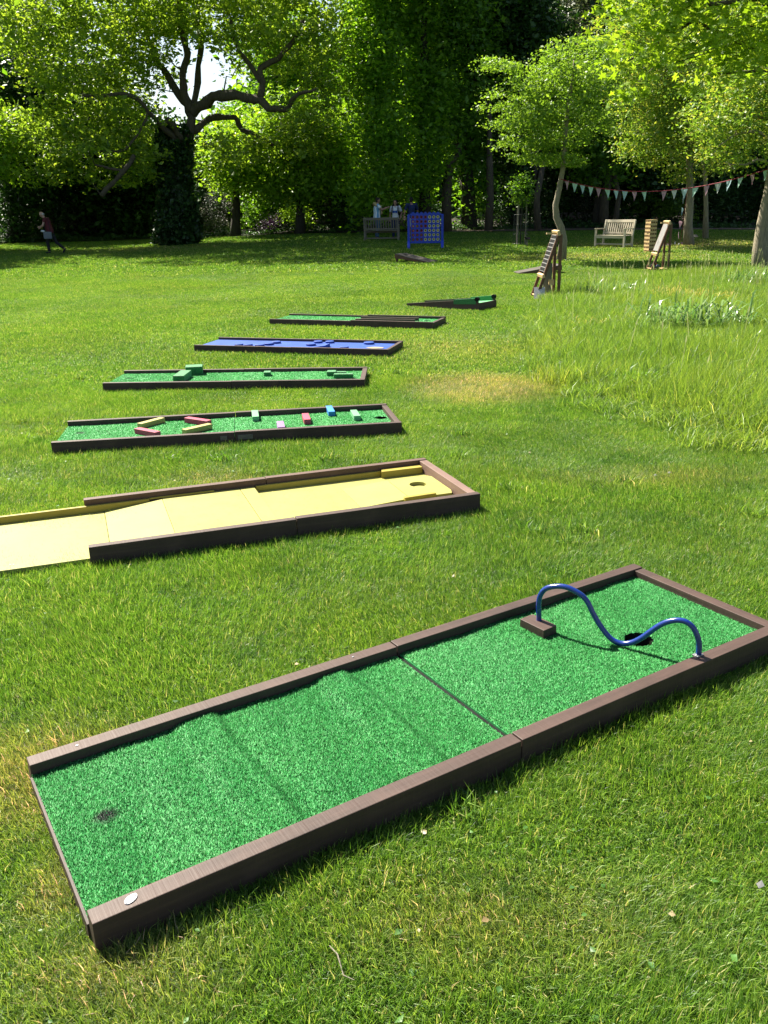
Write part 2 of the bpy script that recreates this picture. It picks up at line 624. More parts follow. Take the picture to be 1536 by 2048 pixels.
xs_ = list(np.linspace(-45, 45, 61))
sheet('flower_bed', xs_, lambda x: edge_y(x) + .05, lambda x: edge_y(x) + 34, .03, M['soil'], 34)
xs2 = list(np.linspace(3.5, 34, 24))
sheet('path', xs2, lambda x: edge_y(x) - .9 + .1 * math.sin(x * 1.3), lambda x: edge_y(x) + .3, .035, M['path'], 3)


# ------------------------------------------------------------------ grass blades (instanced sward patches)
def blades(n, rad, lmin, lmax, w, bend=.8, dry=.06, square=False, falloff=True, lay=0.0):
    if falloff:
        r = rad * np.sqrt(rng.random(n)) * rng.uniform(.6, 1, n)
        a = rng.uniform(0, 2 * np.pi, n)
        P = np.stack([r * np.cos(a), r * np.sin(a), np.zeros(n)], 1)
    # small tufts
    k = n // 14
    tc_ = P[rng.integers(0, n, k)]
    ti = rng.integers(0, k, n)
    tuft = rng.random(n) < .55
    P[tuft] = tc_[ti[tuft]] + rng.normal(size=(tuft.sum(), 3)) * np.array([.012, .012, 0]) * (lmax / .05)
    L = rng.uniform(lmin, lmax, n) * (0.75 + .5 * np.repeat(rng.random(k)[None], 1, 0)[0][ti])
    az = np.where(rng.random(n) < lay, rng.normal(size=n) * .7, rng.uniform(0, 2 * np.pi, n))
    h = np.stack([np.cos(az), np.sin(az), 0 * az], 1)
    up = np.array([0, 0, 1.0])
    lean = rng.uniform(.1, bend, n)[:, None]
    p1 = P + (up * np.cos(lean * .6) + h * np.sin(lean * .6)) * (L * .5)[:, None]
    le2 = lean * 1.7
    p2 = p1 + (up * np.cos(le2) + h * np.sin(le2)) * (L * .5)[:, None]
    tw = rng.uniform(0, 2 * np.pi, n)
    s = np.stack([np.cos(tw), np.sin(tw), 0 * tw], 1) * (w * rng.uniform(.6, 1.2, n))[:, None] * .5
    V = np.stack([P - s, P + s, p1 + s * .85, p1 - s * .85, p2], 1).reshape(-1, 3)
    i = np.arange(n) * 5
    Ft = np.stack([np.stack([i, i + 1, i + 2], 1), np.stack([i, i + 2, i + 3], 1), np.stack([i + 3, i + 2, i + 4], 1)], 1).reshape(-1, 3)
    rn = rng.random(n) * .85
    rn = np.where(rng.random(n) < dry, rng.uniform(.93, 1, n), rn)
    return V, Ft, np.repeat(rn, 3)


def patch_objects(name, count, mat, *a, **k):
    res = []
    for i in range(count):
        V, Ft, rn = blades(*a, **k)
        o = bpy.data.objects.new(name, fast_mesh(name, V, Ft, mat, rn))
        res.append(o)          # never linked to the scene: only a source for the instances
    return res


def scatter(name, pts, rot, scl, var, sources, mat, label=None):
    "one stuff object that repeats the source patches on its points"
    me = bpy.data.meshes.new(name)
    me.vertices.add(len(pts))
    me.vertices.foreach_set('co', np.asarray(pts, np.float32).ravel())
    for nm, dt, data in (('rot', 'FLOAT_VECTOR', rot), ('scl', 'FLOAT_VECTOR', scl), ('var', 'INT', var)):
        at_ = me.attributes.new(nm, dt, 'POINT')
        at_.data.foreach_set('vector' if dt == 'FLOAT_VECTOR' else 'value', np.asarray(data, np.float32 if dt != 'INT' else np.int32).ravel())
    me.materials.append(mat)
    o = link(name, me)
    ng = bpy.data.node_groups.new(name + '_nodes', 'GeometryNodeTree')
    ng.interface.new_socket('Geometry', in_out='INPUT', socket_type='NodeSocketGeometry')
    ng.interface.new_socket('Geometry', in_out='OUTPUT', socket_type='NodeSocketGeometry')
    gi, go = ng.nodes.new('NodeGroupInput'), ng.nodes.new('NodeGroupOutput')
    jn = ng.nodes.new('GeometryNodeJoinGeometry')

    def attr(nm, dt):
        n_ = ng.nodes.new('GeometryNodeInputNamedAttribute')
        n_.data_type = dt
        n_.inputs['Name'].default_value = nm
        return n_.outputs['Attribute']
    e2r = ng.nodes.new('FunctionNodeEulerToRotation')
    ng.links.new(attr('rot', 'FLOAT_VECTOR'), e2r.inputs[0])
    sc_ = attr('scl', 'FLOAT_VECTOR')
    va = attr('var', 'INT')
    for i, src in enumerate(sources):
        oi = ng.nodes.new('GeometryNodeObjectInfo')
        oi.inputs['Object'].default_value = src
        oi.inputs['As Instance'].default_value = True
        cp = ng.nodes.new('FunctionNodeCompare')
        cp.data_type = 'INT'
        cp.operation = 'EQUAL'
        ng.links.new(va, cp.inputs[2])
        cp.inputs[3].default_value = i
        ip = ng.nodes.new('GeometryNodeInstanceOnPoints')
        ng.links.new(gi.outputs[0], ip.inputs['Points'])
        ng.links.new(cp.outputs[0], ip.inputs['Selection'])
        ng.links.new(oi.outputs['Geometry'], ip.inputs['Instance'])
        ng.links.new(e2r.outputs[0], ip.inputs['Rotation'])
        ng.links.new(sc_, ip.inputs['Scale'])
        ng.links.new(ip.outputs[0], jn.inputs[0])
    ng.links.new(jn.outputs[0], go.inputs[0])
    md = o.modifiers.new('scatter', 'NODES')
    md.node_group = ng
    return tag(o, label, kind='stuff')


def view_grid(y0, y1, step, margin=.6):
    pts = []
    y = y0
    while y < y1:
        hw = .49 * y + margin + 1.0
        n = int(2 * hw / step) + 1
        x = -hw + rng.uniform(0, step) + np.arange(n) * step
        xx = x + rng.uniform(-.35, .35, n) * step
        yy = y + rng.uniform(-.35, .35, n) * step
        pts.append(np.stack([xx, yy], 1))
        y += step
    P = np.concatenate(pts)
    return P


def vnoise(P, s, seed):
    "smooth value noise over the plane"
    r_ = np.random.default_rng(seed)
    T = r_.random((64, 64))
    q = P * s
    i = np.floor(q).astype(int)
    f = q - i
    f = f * f * (3 - 2 * f)
    a = T[i[:, 0] % 64, i[:, 1] % 64]
    b = T[(i[:, 0] + 1) % 64, i[:, 1] % 64]
    c = T[i[:, 0] % 64, (i[:, 1] + 1) % 64]
    d = T[(i[:, 0] + 1) % 64, (i[:, 1] + 1) % 64]
    return (a * (1 - f[:, 0]) + b * f[:, 0]) * (1 - f[:, 1]) + (c * (1 - f[:, 0]) + d * f[:, 0]) * f[:, 1]


MEADOW = np.array([G(*p)[:2] for p in ((1150, 572), (1105, 610), (1070, 670), (1075, 745), (1150, 790), (1290, 840), (1420, 885), (1600, 935), (2300, 1060), (2600, 640), (1900, 545), (1536, 548), (1330, 556))])


def in_poly(P, poly, grow=0.0):
    c = poly.mean(0)
    q = c + (poly - c) * (1 + grow)
    ins = np.zeros(len(P), bool)
    j = len(q) - 1
    for i in range(len(q)):
        xi, yi = q[i]
        xj, yj = q[j]
        cond = ((yi > P[:, 1]) != (yj > P[:, 1])) & (P[:, 0] < (xj - xi) * (P[:, 1] - yi) / (yj - yi + 1e-12) + xi)
        ins ^= cond
        j = i
    return ins


def off_lanes(P, inset):
    keep = np.ones(len(P), bool)
    for x, y, a, L, W in LANE.values():
        d = P - np.array([x, y])
        u = d @ np.array([math.cos(a), math.sin(a)])
        v = d @ np.array([-math.sin(a), math.cos(a)])
        lo = -L / 2 - (1.2 if abs(y - 4.504) < .01 else 0)
        keep &= ~((u > lo + inset) & (u < L / 2 - inset) & (np.abs(v) < W / 2 - inset))
    return P[keep]


LANE = {0: (.219, 2.488, .559, 2.565, .746), 1: (-.577, 4.504, .345, 2.068, .788), 2: (-1.154, 6.369, .164, 2.52, .695),
        3: (-1.412, 8.429, -.027, 2.517, .713), 4: (-1.018, 10.600, -.270, 2.479, .729), 5: (-.355, 13.077, -.343, 2.573, .746)}


def lawn_grass():
    src = patch_objects('grass_patch', 4, M['grass'], 2700, .21, .022, .056, .0026, bend=1.3, dry=.05, lay=.7)
    P = off_lanes(view_grid(.3, 8.5, .148, 2.2), .13)
    nz = .55 * vnoise(P, 1.7, 3) + .45 * vnoise(P, 5.0, 13)
    n = len(P)
    sw = vnoise(P, 1.3, 41) * 9 + vnoise(P, 3.7, 42) * 4 + rng.normal(size=n) * .35
    sc = np.stack([np.ones(n), np.ones(n), .45 + 1.05 * nz], 1)
    Z = gz(P[:, 0], P[:, 1])[:, None]
    scatter('lawn_grass', np.hstack([P, Z]), np.stack([rng.normal(size=n) * .02, rng.normal(size=n) * .02, sw], 1), sc, rng.integers(0, 4, n), src, M['grass'])
    src = patch_objects('grass_patch_wide', 3, M['grass'], 6000, .75, .020, .046, .0065, bend=1.2, dry=.05, lay=.6)
    P = view_grid(8.4, 26, .52, 3)
    nz = vnoise(P, .9, 4)
    n = len(P)
    sc = np.stack([np.ones(n), np.ones(n), .7 + .6 * nz], 1)
    Z = gz(P[:, 0], P[:, 1])[:, None]
    scatter('lawn_grass_beyond', np.hstack([P, Z]), np.stack([np.zeros(n), np.zeros(n), vnoise(P, .6, 43) * 9 + vnoise(P, 1.7, 44) * 4], 1), sc, rng.integers(0, 3, n), src, M['grass'])
    src = patch_objects('grass_patch_far', 2, M['grass'], 5000, 1.9, .03, .06, .022, bend=1.0, dry=.04)
    P = view_grid(25.5, 48, 1.3, 4)
    P = P[P[:, 1] < edge_y(P[:, 0]) - .9]
    n = len(P)
    Z = gz(P[:, 0], P[:, 1])[:, None]
    scatter('lawn_grass_far', np.hstack([P, Z]), np.stack([np.zeros(n), np.zeros(n), rng.uniform(0, 6.28, n)], 1), np.ones((n, 3)), rng.integers(0, 2, n), src, M['grass'])


def tufts():
    src = patch_objects('coarse_tuft', 3, M['grass'], 150, .055, .035, .085, .0042, bend=1.0, dry=.04)
    P = off_lanes(view_grid(.9, 11, .33, .2), -.03)
    k = vnoise(P, .9, 21) + rng.uniform(-.25, .25, len(P)) > .62
    P = P[k]
    n = len(P)
    Z = gz(P[:, 0], P[:, 1])[:, None]
    sc = rng.uniform(.6, 1.25, n)[:, None] * np.array([[1.2, 1.2, 1]])
    scatter('grass_tufts', np.hstack([P, Z]), np.stack([rng.normal(size=n) * .1, rng.normal(size=n) * .1, rng.uniform(0, 6.28, n)], 1), sc, rng.integers(0, 3, n), src, M['grass'])


def meadow():
    src = patch_objects('long_grass_patch', 3, M['longgrass'], 2000, .40, .07, .29, .0060, bend=1.15, dry=.035)
    P = view_grid(6.0, 26, .33, 3.5)
    P = P[in_poly(P, MEADOW)]
    # shorter towards the mown edge
    c = MEADOW.mean(0)
    t = np.ones(len(P))
    for s_m in (.03, .06, .10):
        t -= .13 * ~in_poly(P, MEADOW, -s_m)
    nz = vnoise(P, 1.1, 9)
    nz2 = vnoise(P, .45, 5)
    sz = t * (.65 + .7 * nz) * (.8 + .45 * nz2)
    n = len(P)
    Z = gz(P[:, 0], P[:, 1])[:, None]
    scatter('long_grass', np.hstack([P, Z]), np.stack([rng.normal(size=n) * .12, rng.normal(size=n) * .12, rng.uniform(0, 6.28, n)], 1),
            np.stack([np.ones(n), np.ones(n), sz], 1), rng.integers(0, 3, n), src, M['longgrass'])
    # seed heads on thin stalks
    Q = P[rng.integers(0, n, 1000)] + rng.normal(size=(1000, 2)) * .25
    Q = Q[in_poly(Q, MEADOW, -.03)]
    far = np.clip((Q[:, 1] - 12) / 10, 0.15, 1)
    Q = Q[rng.random(len(Q)) < far]
    k = len(Q)
    z = gz(Q[:, 0], Q[:, 1])
    h = rng.uniform(.28, .62, k)
    a = rng.uniform(0, 6.28, k)
    ln = rng.uniform(.03, .16, k)
    tip = np.stack([Q[:, 0] + np.cos(a) * ln, Q[:, 1] + np.sin(a) * ln, z + h], 1)
    base = np.stack([Q[:, 0], Q[:, 1], z], 1)
    s = np.array([.0022, 0, 0])
    stalk = np.stack([base - s, base + s, tip + s, tip - s], 1).reshape(-1, 3)
    dd = unit(tip - base)
    s2 = np.array([.008, 0, 0])
    head = np.stack([tip - dd * .01, tip + dd * .03 + s2, tip + dd * .085, tip + dd * .03 - s2], 1).reshape(-1, 3)
    V = np.concatenate([stalk, head])
    Fq = np.arange(len(V)).reshape(-1, 4)
    tag(link('seed_heads', fast_mesh('seed_heads', V, Fq, M['seed'], rng.random(len(Fq)))), kind='stuff')


def lawn_bits():
    "fallen leaf scraps, dry stalks and clover leaves among the blades"
    P = off_lanes(view_grid(.9, 9, .11, .2), .0)
    P = P[rng.random(len(P)) < .22 + .5 * (vnoise(P, 1.1, 61) > .62)]
    n = len(P)
    C = np.stack([P[:, 0], P[:, 1], gz(P[:, 0], P[:, 1]) + rng.uniform(.02, .042, n)], 1)
    r_ = rng.random(n)
    me = leaves_mesh('lawn_litter', C, .016, M['litter'], r_ * 0 + (r_ > .8) * 1.6, .75, 0, .9)
    tag(link('lawn_litter', me), kind='stuff')


M['litter'] = leafy('lawn_litter', [(0, (.04, .11, .02)), (.5, (.07, .17, .03)), (.78, (.10, .22, .05)), (.82, (.22, .15, .07)), (1, (.38, .32, .2))], (1.2, 1.3, .7), .3)
lawn_grass()
lawn_bits()
tufts()
meadow()


# ------------------------------------------------------------------ trees
def foliage(key, stops, trans=(1.6, 1.7, .6), tf=.42, **k):
    M[key] = leafy(key, stops, trans, tf, **k)


foliage('lf_big', [(0, (.07, .14, .018)), (.4, (.13, .22, .028)), (.8, (.21, .31, .045)), (1, (.30, .38, .07))], (1.9, 1.75, .7), .55)
foliage('lf_bright', [(0, (.10, .19, .016)), (.5, (.16, .29, .028)), (1, (.25, .38, .05))], (1.75, 1.65, .6), .55)
foliage('lf_hornbeam', [(0, (.045, .11, .012)), (.5, (.085, .19, .020)), (1, (.17, .30, .035))], (1.9, 1.8, .6), .55)
foliage('lf_column_lit', [(0, (.065, .15, .014)), (.5, (.13, .26, .024)), (1, (.23, .38, .04))], (1.9, 1.8, .6), .6)  # brighter than the hornbeam leaves: sunlight on the columns is put into the colour
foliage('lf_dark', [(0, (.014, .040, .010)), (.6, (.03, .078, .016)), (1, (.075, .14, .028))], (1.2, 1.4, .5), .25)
foliage('lf_maple', [(0, (.12, .22, .015)), (.5, (.18, .30, .03)), (1, (.27, .38, .06))], (1.7, 1.55, .5), .5)
foliage('lf_young', [(0, (.09, .18, .02)), (.5, (.14, .25, .035)), (1, (.22, .34, .06))], (1.65, 1.55, .6), .5)
foliage('lf_yellow', [(0, (.09, .18, .03)), (.45, (.15, .27, .04)), (.72, (.27, .34, .06)), (1, (.46, .42, .13))], (1.5, 1.4, .6), .5)
foliage('lf_grey', [(0, (.06, .085, .05)), (.5, (.12, .15, .09)), (1, (.24, .26, .17))], (1.2, 1.2, .8), .3)
foliage('lf_purple', [(0, (.012, .006, .014)), (.6, (.03, .012, .035)), (1, (.08, .05, .12))], (1.3, 1, 1), .25)
foliage('lf_bloom', [(0, (.03, .06, .03)), (.55, (.06, .10, .04)), (.8, (.35, .33, .28)), (1, (.7, .62, .55))], (1, 1, 1), .2)
foliage('lf_ivy', [(0, (.008, .028, .008)), (.7, (.03, .075, .018)), (1, (.07, .14, .035))], (1, 1.2, .5), .2, rough=.4)


def part_tube(name, segs, mat, parent, n=8):
    mb = MB()
    for pts, r0, r1 in segs:
        k = len(pts)
        mb.tube(pts, [r0 + (r1 - r0) * i / (k - 1) for i in range(k)], n)
    return mb.build(name, mat, parent, smooth_=True)


def wander(a, b, k=5, amp=.15):
    a, b = np.array(a, float), np.array(b, float)
    L = np.linalg.norm(b - a)
    return [a + (b - a) * i / k + (rng.normal(size=3) * amp * L / k if 0 < i < k else 0) for i in range(k + 1)]


def tree(name, label, base, blobs, ncl, per, csize, leaf, mat, trunk_r, bark_m, trunk_pts=None, limbs=(), group=None, twigs=24,
         flatten=.55, cat='tree', hollow=.3, aspect=.55, droop=.3):
    base = np.array(base, float)
    t = thing(name, label, cat, base, 0, group)
    bl = [(np.array(c) - base, np.array(r_), w) for c, r_, w in blobs]
    P, cl, cc = crown_points(bl, ncl, per, csize, flatten, hollow)
    P[:, 2] = np.maximum(P[:, 2], .1)
    link('crown', leaves_mesh('crown', P, leaf, M[mat], cl, aspect, droop), t)
    if trunk_pts is None:
        top = max(bl, key=lambda b: b[0][2])[0]
        trunk_pts = wander((0, 0, -.15), (top[0] * .6, top[1] * .6, top[2]), 6, .05)
    else:
        trunk_pts = [np.array(p) - base for p in trunk_pts]
    k = len(trunk_pts)
    mb = MB()
    rr = [trunk_r * (1 - .75 * i / (k - 1)) for i in range(k)]
    rr[0] *= 1.25
    mb.tube(trunk_pts, rr, 10)
    mb.build('trunk', bark_m, t, smooth_=True)
    for pts, r0, r1 in limbs:
        q = [np.array(p) - base for p in pts]
        g = []
        for a, b in zip(q[:-1], q[1:]):
            for u in (0, .25, .5, .75):
                g.append(a + (b - a) * u + (rng.normal(size=3) * r0 * .38 if u or g else 0))
        g.append(q[-1])
        g = [g[0]] + [(g[i - 1] + g[i] * 2 + g[i + 1]) / 4 for i in range(1, len(g) - 1)] + [g[-1]]
        m_ = len(g)
        o = MB().tube(g, [(r0 + (r1 - r0) * i / (m_ - 1)) * rng.uniform(.85, 1.2) for i in range(m_)], 9).build('limb', bark_m, t, smooth_=True)
    if twigs:
        # boughs fork from the nearest wood already there
        sk = [(np.array(p, float), r_) for p, r_ in list(zip(trunk_pts, rr))[max(2, int(k * .4)):]]
        for pts, r0, r1 in limbs:
            m_ = len(pts)
            sk += [(np.array(p) - base, r0 + (r1 - r0) * i / (m_ - 1)) for i, p in enumerate(pts)]
        sel = cc[rng.permutation(len(cc))[:twigs]]
        c0 = np.mean([p for p, _ in sk], 0)
        mb = MB()
        for c in sorted(sel, key=lambda q: np.linalg.norm(q - c0)):
            A = np.array([p for p, _ in sk])
            dz = A[:, 2] - c[2]
            j = int(np.argmin(np.linalg.norm(A - c, axis=1) + np.maximum(dz, 0) * .8))
            a, ra = sk[j]
            L_ = np.linalg.norm(c - a)
            r0 = min(ra * .65, .008 + L_ * .018)
            pts = wander(a, c, 5, .22)
            for q in range(1, 5):
                pts[q] = pts[q] + np.array([0, 0, .07 * L_ * math.sin(q / 5 * math.pi)])
            mb.tube(pts, [r0 + (min(.006, r0) - r0) * q / 5 for q in range(6)], 5)
            sk += [(pts[q], r0 * (1 - q / 6)) for q in range(1, 6)]
        mb.build('branches', bark_m, t, smooth_=True)['kind'] = 'stuff'
    return t


def B(px, py, d, rx, ry, rd, w=1.0):
    "crown ellipsoid seen around a photo position at distance d; rx, ry in photo pixels, rd metres deep"
    s = d / F
    return (at(px, py, d), np.array([rx * s, rd, ry * s * .97]), w * rx * ry / 1000.0)


# the spreading old tree on the lawn, its trunk wrapped in ivy
tb = G(356, 491)
D = tb[1]


def lp(*pts):
    return [at(x, y, D + dz) for x, y, dz in pts]


s_ = D / F
bigt = tree('spreading_tree', 'large spreading old tree with gnarled limbs and ivy wrapped trunk at the lawn edge', tb,
     [B(60, 30, D, 90, 70, 4), B(150, 90, D, 130, 80, 5), B(270, 20, D, 140, 60, 5), B(420, 20, D, 150, 50, 5, .8), B(560, 50, D, 110, 70, 5), B(300, -120, D, 260, 110, 6, .4), B(520, -90, D, 180, 100, 5, .4), B(160, -170, D - 5, 220, 80, 3, .45), B(430, -180, D - 6, 220, 80, 3, .45),
      B(650, 120, D, 50, 90, 3, .7), B(190, 190, D, 110, 40, 4.5), B(110, 260, D, 80, 40, 4, .8), B(190, 300, D - 1, 95, 40, 4.5, 1.2), B(260, 250, D, 80, 40, 4), B(300, 325, D - 1, 65, 26, 3, .8), B(130, 345, D - 1.5, 55, 22, 3, .9), B(230, 355, D - 2, 50, 18, 2, .8), B(290, 100, D, 60, 50, 4, .8),
      B(480, 100, D, 100, 35, 4, .5), B(620, 235, D, 60, 35, 4, .8), B(590, 290, D + 1, 80, 32, 3, .8), B(460, 300, D, 80, 34, 2.5, .6), B(15, 270, D - 2, 45, 50, 3, .9), B(590, 170, D, 60, 26, 3, .5)],
     1850, 37, .78, .21, 'lf_big', 18 * s_, M['bark'],
     trunk_pts=[tb - [0, 0, .2]] + lp((360, 440, 0), (362, 380, 0), (370, 310, 0), (380, 262, 0), (385, 225, 0), (386, 205, .2)),
     limbs=[(lp((384, 235, 0), (360, 192, .3), (335, 150, .6), (305, 112, 1), (290, 50, 1.5)), 8.3 * s_, 4 * s_),
            (lp((382, 225, 0), (370, 185, 0), (368, 140, -.4), (374, 95, -.8), (355, 35, -1), (362, -60, -1)), 8.3 * s_, 4 * s_),
            (lp((386, 215, 0), (396, 165, .6), (401, 90, 1), (394, 20, 1.5), (402, -80, 2)), 6.4 * s_, 3 * s_),
            (lp((384, 225, 0), (412, 200, -.5), (440, 190, -1), (490, 191, -1.5), (518, 200, -2), (542, 224, -2.3), (568, 216, -2.6), (585, 198, -3), (604, 186, -3.2), (632, 178, -3.4)), 10.3 * s_, 2 * s_),
            (lp((520, 198, -2), (528, 165, -2), (518, 138, -2), (548, 122, -2), (580, 95, -2.2), (606, 40, -2.5)), 5.8 * s_, 3 * s_),
            (lp((524, 165, -2), (500, 128, -2), (472, 100, -2), (462, 40, -2)), 4.5 * s_, 2.5 * s_),
            (lp((388, 262, 0), (425, 236, 1), (470, 230, 1.2), (486, 258, 1.3), (520, 274, 1.5), (552, 292, 2)), 6.4 * s_, 3 * s_),
            (lp((376, 290, 0), (350, 255, -1), (335, 240, -1.5)), 5.8 * s_, 6 * s_),
            (lp((372, 300, 0), (325, 250, -1.5), (295, 222, -2), (262, 187, -2.5), (215, 192, -3), (165, 190, -3.5)), 5.1 * s_, 2 * s_),
            (lp((296, 224, -2), (282, 262, -2.5), (250, 300, -3), (205, 304, -3.5)), 2.6 * s_, 1.5 * s_),
            (lp((268, 310, -3), (254, 336, -3.3), (222, 368, -3.5), (202, 392, -3.6)), 3.8 * s_, 4 * s_),
            (lp((248, 342, -3.3), (222, 338, -3.6), (190, 330, -4)), 2.6 * s_, 2 * s_)], twigs=300, flatten=.4)
# ivy sleeve
n_ = 9000
hh = rng.uniform(0, 1, n_)
aa = rng.uniform(0, 6.28, n_)
zz = hh * (490 - 285) * s_
prof = (38 - 14 * hh + 5 * np.sin(hh * 9)) * s_ * (1 + .35 * (vnoise(np.stack([aa, hh * 8], 1), 1.7, 2) - .5))
Piv = np.stack([prof * np.cos(aa) + (hh * 12) * s_, prof * np.sin(aa), zz], 1) + rng.normal(size=(n_, 3)) * .07
link('ivy', leaves_mesh('ivy', Piv, .17, M['lf_ivy'], rng.random(n_), .8, .6), bigt)
core = MB().tube([(0, 0, -.1), (3 * s_, 0, 60 * s_), (8 * s_, 0, 140 * s_), (13 * s_, 0, 205 * s_)], [30 * s_, 27 * s_, 22 * s_, 15 * s_], 12)
core.build('ivy_stems', M['lf_ivy'], bigt, smooth_=True)

# background trees: pixel column, distance, crown top, crown bottom, half width, look
GRP = 'trees behind the lawn'


def back_tree(name, label, px, d, top, bot, hw, mat, n=420, per=34, cs=1.3, leaf=.27, r=.28, col=False, rd=3.0, bm='bark_dark', ext=0, fl=.7):
    x = at(px, 450, d)[0]
    base = (x, d, float(gz(x, d)))
    bl = []
    steps = max(3, int((bot - top) / 70))
    for i in range(steps):
        f = (i + .5) / steps
        y = top + (bot - top) * f
        if col:
            w = hw * (.5 + .45 * math.sin(math.pi * min(1, f * 1.1 + .12))) * rng.uniform(.6, 1.25)
        else:
            w = hw * (.5 + .6 * math.sin(math.pi * (f * .8 + .15)))
        bl.append(B(px + rng.normal() * hw * .16, y + rng.normal() * 8, d + rng.normal() * .5, w, (bot - top) / steps * .8, rd))
    return tree(name, label, base, bl, n, per, cs, leaf, mat, r, M[bm], group=GRP, twigs=40, flatten=fl)


back_tree('fastigiate_tree', 'tall narrow bright green tree with sunlit left edge left of the blue game frame', 745, 43.5, -260, 400, 60, 'lf_column_lit', 560, 62, 1.0, .21, .3, True, 2.0, fl=.75)
back_tree('fastigiate_tree', 'tall narrow green tree rising directly above the blue game frame', 850, 44.5, -280, 410, 56, 'lf_column_lit', 480, 60, 1.0, .22, .3, True, 2.0, fl=.75)
back_tree('fastigiate_tree', 'tall narrow dark green tree between the blue game frame and the staked sapling', 940, 45.5, -290, 405, 60, 'lf_hornbeam', 480, 58, 1.0, .23, .34, True, 2.2, fl=.75)
back_tree('fastigiate_tree', 'tall narrow dark tree directly behind the staked sapling', 1030, 47, -260, 400, 65, 'lf_dark', 700, 38, 1.0, .25, .32, True, 2.2, fl=.75)
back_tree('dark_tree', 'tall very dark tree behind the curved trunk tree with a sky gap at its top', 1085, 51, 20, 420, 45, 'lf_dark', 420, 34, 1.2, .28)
back_tree('eucalyptus_tree', 'tall grey green fine leaved tree showing above the curved trunk tree', 1190, 52, -200, 230, 62, 'lf_grey', 480, 44, 1.1, .20, .3, bm='bark_pale', fl=1.2)
back_tree('woodland_tree', 'mid green tree behind and right of the curved trunk tree', 1195, 46, 110, 340, 70, 'lf_hornbeam', 420, 36, 1.0, .22)
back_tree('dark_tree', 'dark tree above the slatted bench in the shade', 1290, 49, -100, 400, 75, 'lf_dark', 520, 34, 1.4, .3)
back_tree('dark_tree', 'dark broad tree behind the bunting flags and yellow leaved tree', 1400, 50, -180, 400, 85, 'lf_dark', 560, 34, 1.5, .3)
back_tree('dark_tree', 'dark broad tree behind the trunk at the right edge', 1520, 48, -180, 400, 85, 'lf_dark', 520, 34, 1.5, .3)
back_tree('light_tree', 'bright green leafy tree between the ivy trunk and the tall narrow trees', 600, 46.5, 215, 370, 85, 'lf_bright', 520, 40, .9, .2)
back_tree('light_tree', 'small bright tree just right of the ivy covered trunk', 470, 48, 260, 370, 70, 'lf_bright', 360, 36, .9, .2)
back_tree('woodland_tree', 'tall green tree filling the gap left of the narrow trees', 660, 51, 225, 330, 55, 'lf_hornbeam', 260, 38, 1.2, .25)
back_tree('woodland_tree', 'green tree behind the right side of the spreading crown', 560, 56, 60, 420, 80, 'lf_hornbeam', 480, 36, 1.4, .3)
back_tree('silvery_tree', 'pale grey green tree at the top left behind the spreading crown', 25, 54, 20, 260, 70, 'lf_grey', 300, 36, 1.2, .24, bm='bark_pale')
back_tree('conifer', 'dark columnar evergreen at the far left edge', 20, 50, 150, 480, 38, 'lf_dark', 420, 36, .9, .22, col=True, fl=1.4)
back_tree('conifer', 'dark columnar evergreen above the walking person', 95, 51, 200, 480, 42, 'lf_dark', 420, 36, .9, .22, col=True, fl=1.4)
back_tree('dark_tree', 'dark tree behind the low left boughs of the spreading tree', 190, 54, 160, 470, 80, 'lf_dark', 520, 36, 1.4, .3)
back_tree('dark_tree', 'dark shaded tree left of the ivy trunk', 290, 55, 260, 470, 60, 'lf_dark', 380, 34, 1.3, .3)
back_tree('light_tree', 'sunlit pale green leafy bough tree entering at the left edge', -30, 40, 230, 330, 60, 'lf_bright', 160, 34, .9, .19, r=.2)
back_tree('woodland_tree', 'tall tree outside the left edge shading the lawn', -230, 44, -60, 420, 100, 'lf_hornbeam', 300, 34, 1.6, .32)

back_tree('woodland_tree', 'tall tree outside the left edge whose shade reaches the lawn', -345, 37, -140, 420, 130, 'lf_hornbeam', 260, 34, 1.5, .34, rd=4)
# bare trunks that show under the narrow trees
for px, py, w, top, lab in ((760, 462, 9, 300, 'dark trunk between the two people beside the slatted bench'), (893, 463, 9, 330, 'grey brown trunk just right of the blue game frame'),
                       (976, 462, 7, 330, 'dark trunk left of the staked sapling'), (925, 459, 5, 350, 'thin dark trunk right of the blue game frame'), (1076, 461, 6, 380, 'grey trunk with shaded base right of the staked sapling'),
                       (1208, 455, 8, 260, 'dark upright trunk just left of the slatted bench back'), (1228, 455, 5, 270, 'thin leaning trunk above the slatted bench')):
    b = G(px, py)
    t = thing('background_trunk', lab, 'tree', b, 0, 'bare trunks under the narrow trees')
    k = b[1] / F
    pts = [np.array([0, 0, -.2]), np.array([rng.normal() * .1, 0, 1.5]), np.array([rng.normal() * .2, 0, 3.2]), np.array([rng.normal() * .4, .2, (py - top) * k]), np.array([rng.normal() * .5, .4, (py - top) * k + 3])]
    MB().tube(pts, [w * k * 1.25, w * k, w * k * .9, w * k * .8, w * k * .5], 9).build('trunk', M['bark'], t, smooth_=True)

# dense woodland behind everything
def woodland():
    blobs = []
    for x in np.linspace(-36, 36, 34):
        px = 768 + x / 62 * F
        top = 9.5 + 3 * math.sin(x * .7) + rng.uniform(-1.5, 2)
        if -24 < x < -11:
            top = 6.0 + rng.uniform(-.5, 1)
        if x > -3:
            top += 7
        blobs.append((np.array([x, 63 + rng.uniform(-2, 3), top * .5]), np.array([2.4, 2.2, top * .52]), top))
    P, cl, cc = crown_points(blobs, 5200, 26, 1.5, .8, .05)
    P[:, 2] = np.maximum(P[:, 2], .8)
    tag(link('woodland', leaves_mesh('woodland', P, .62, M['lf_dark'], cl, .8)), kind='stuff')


woodland()


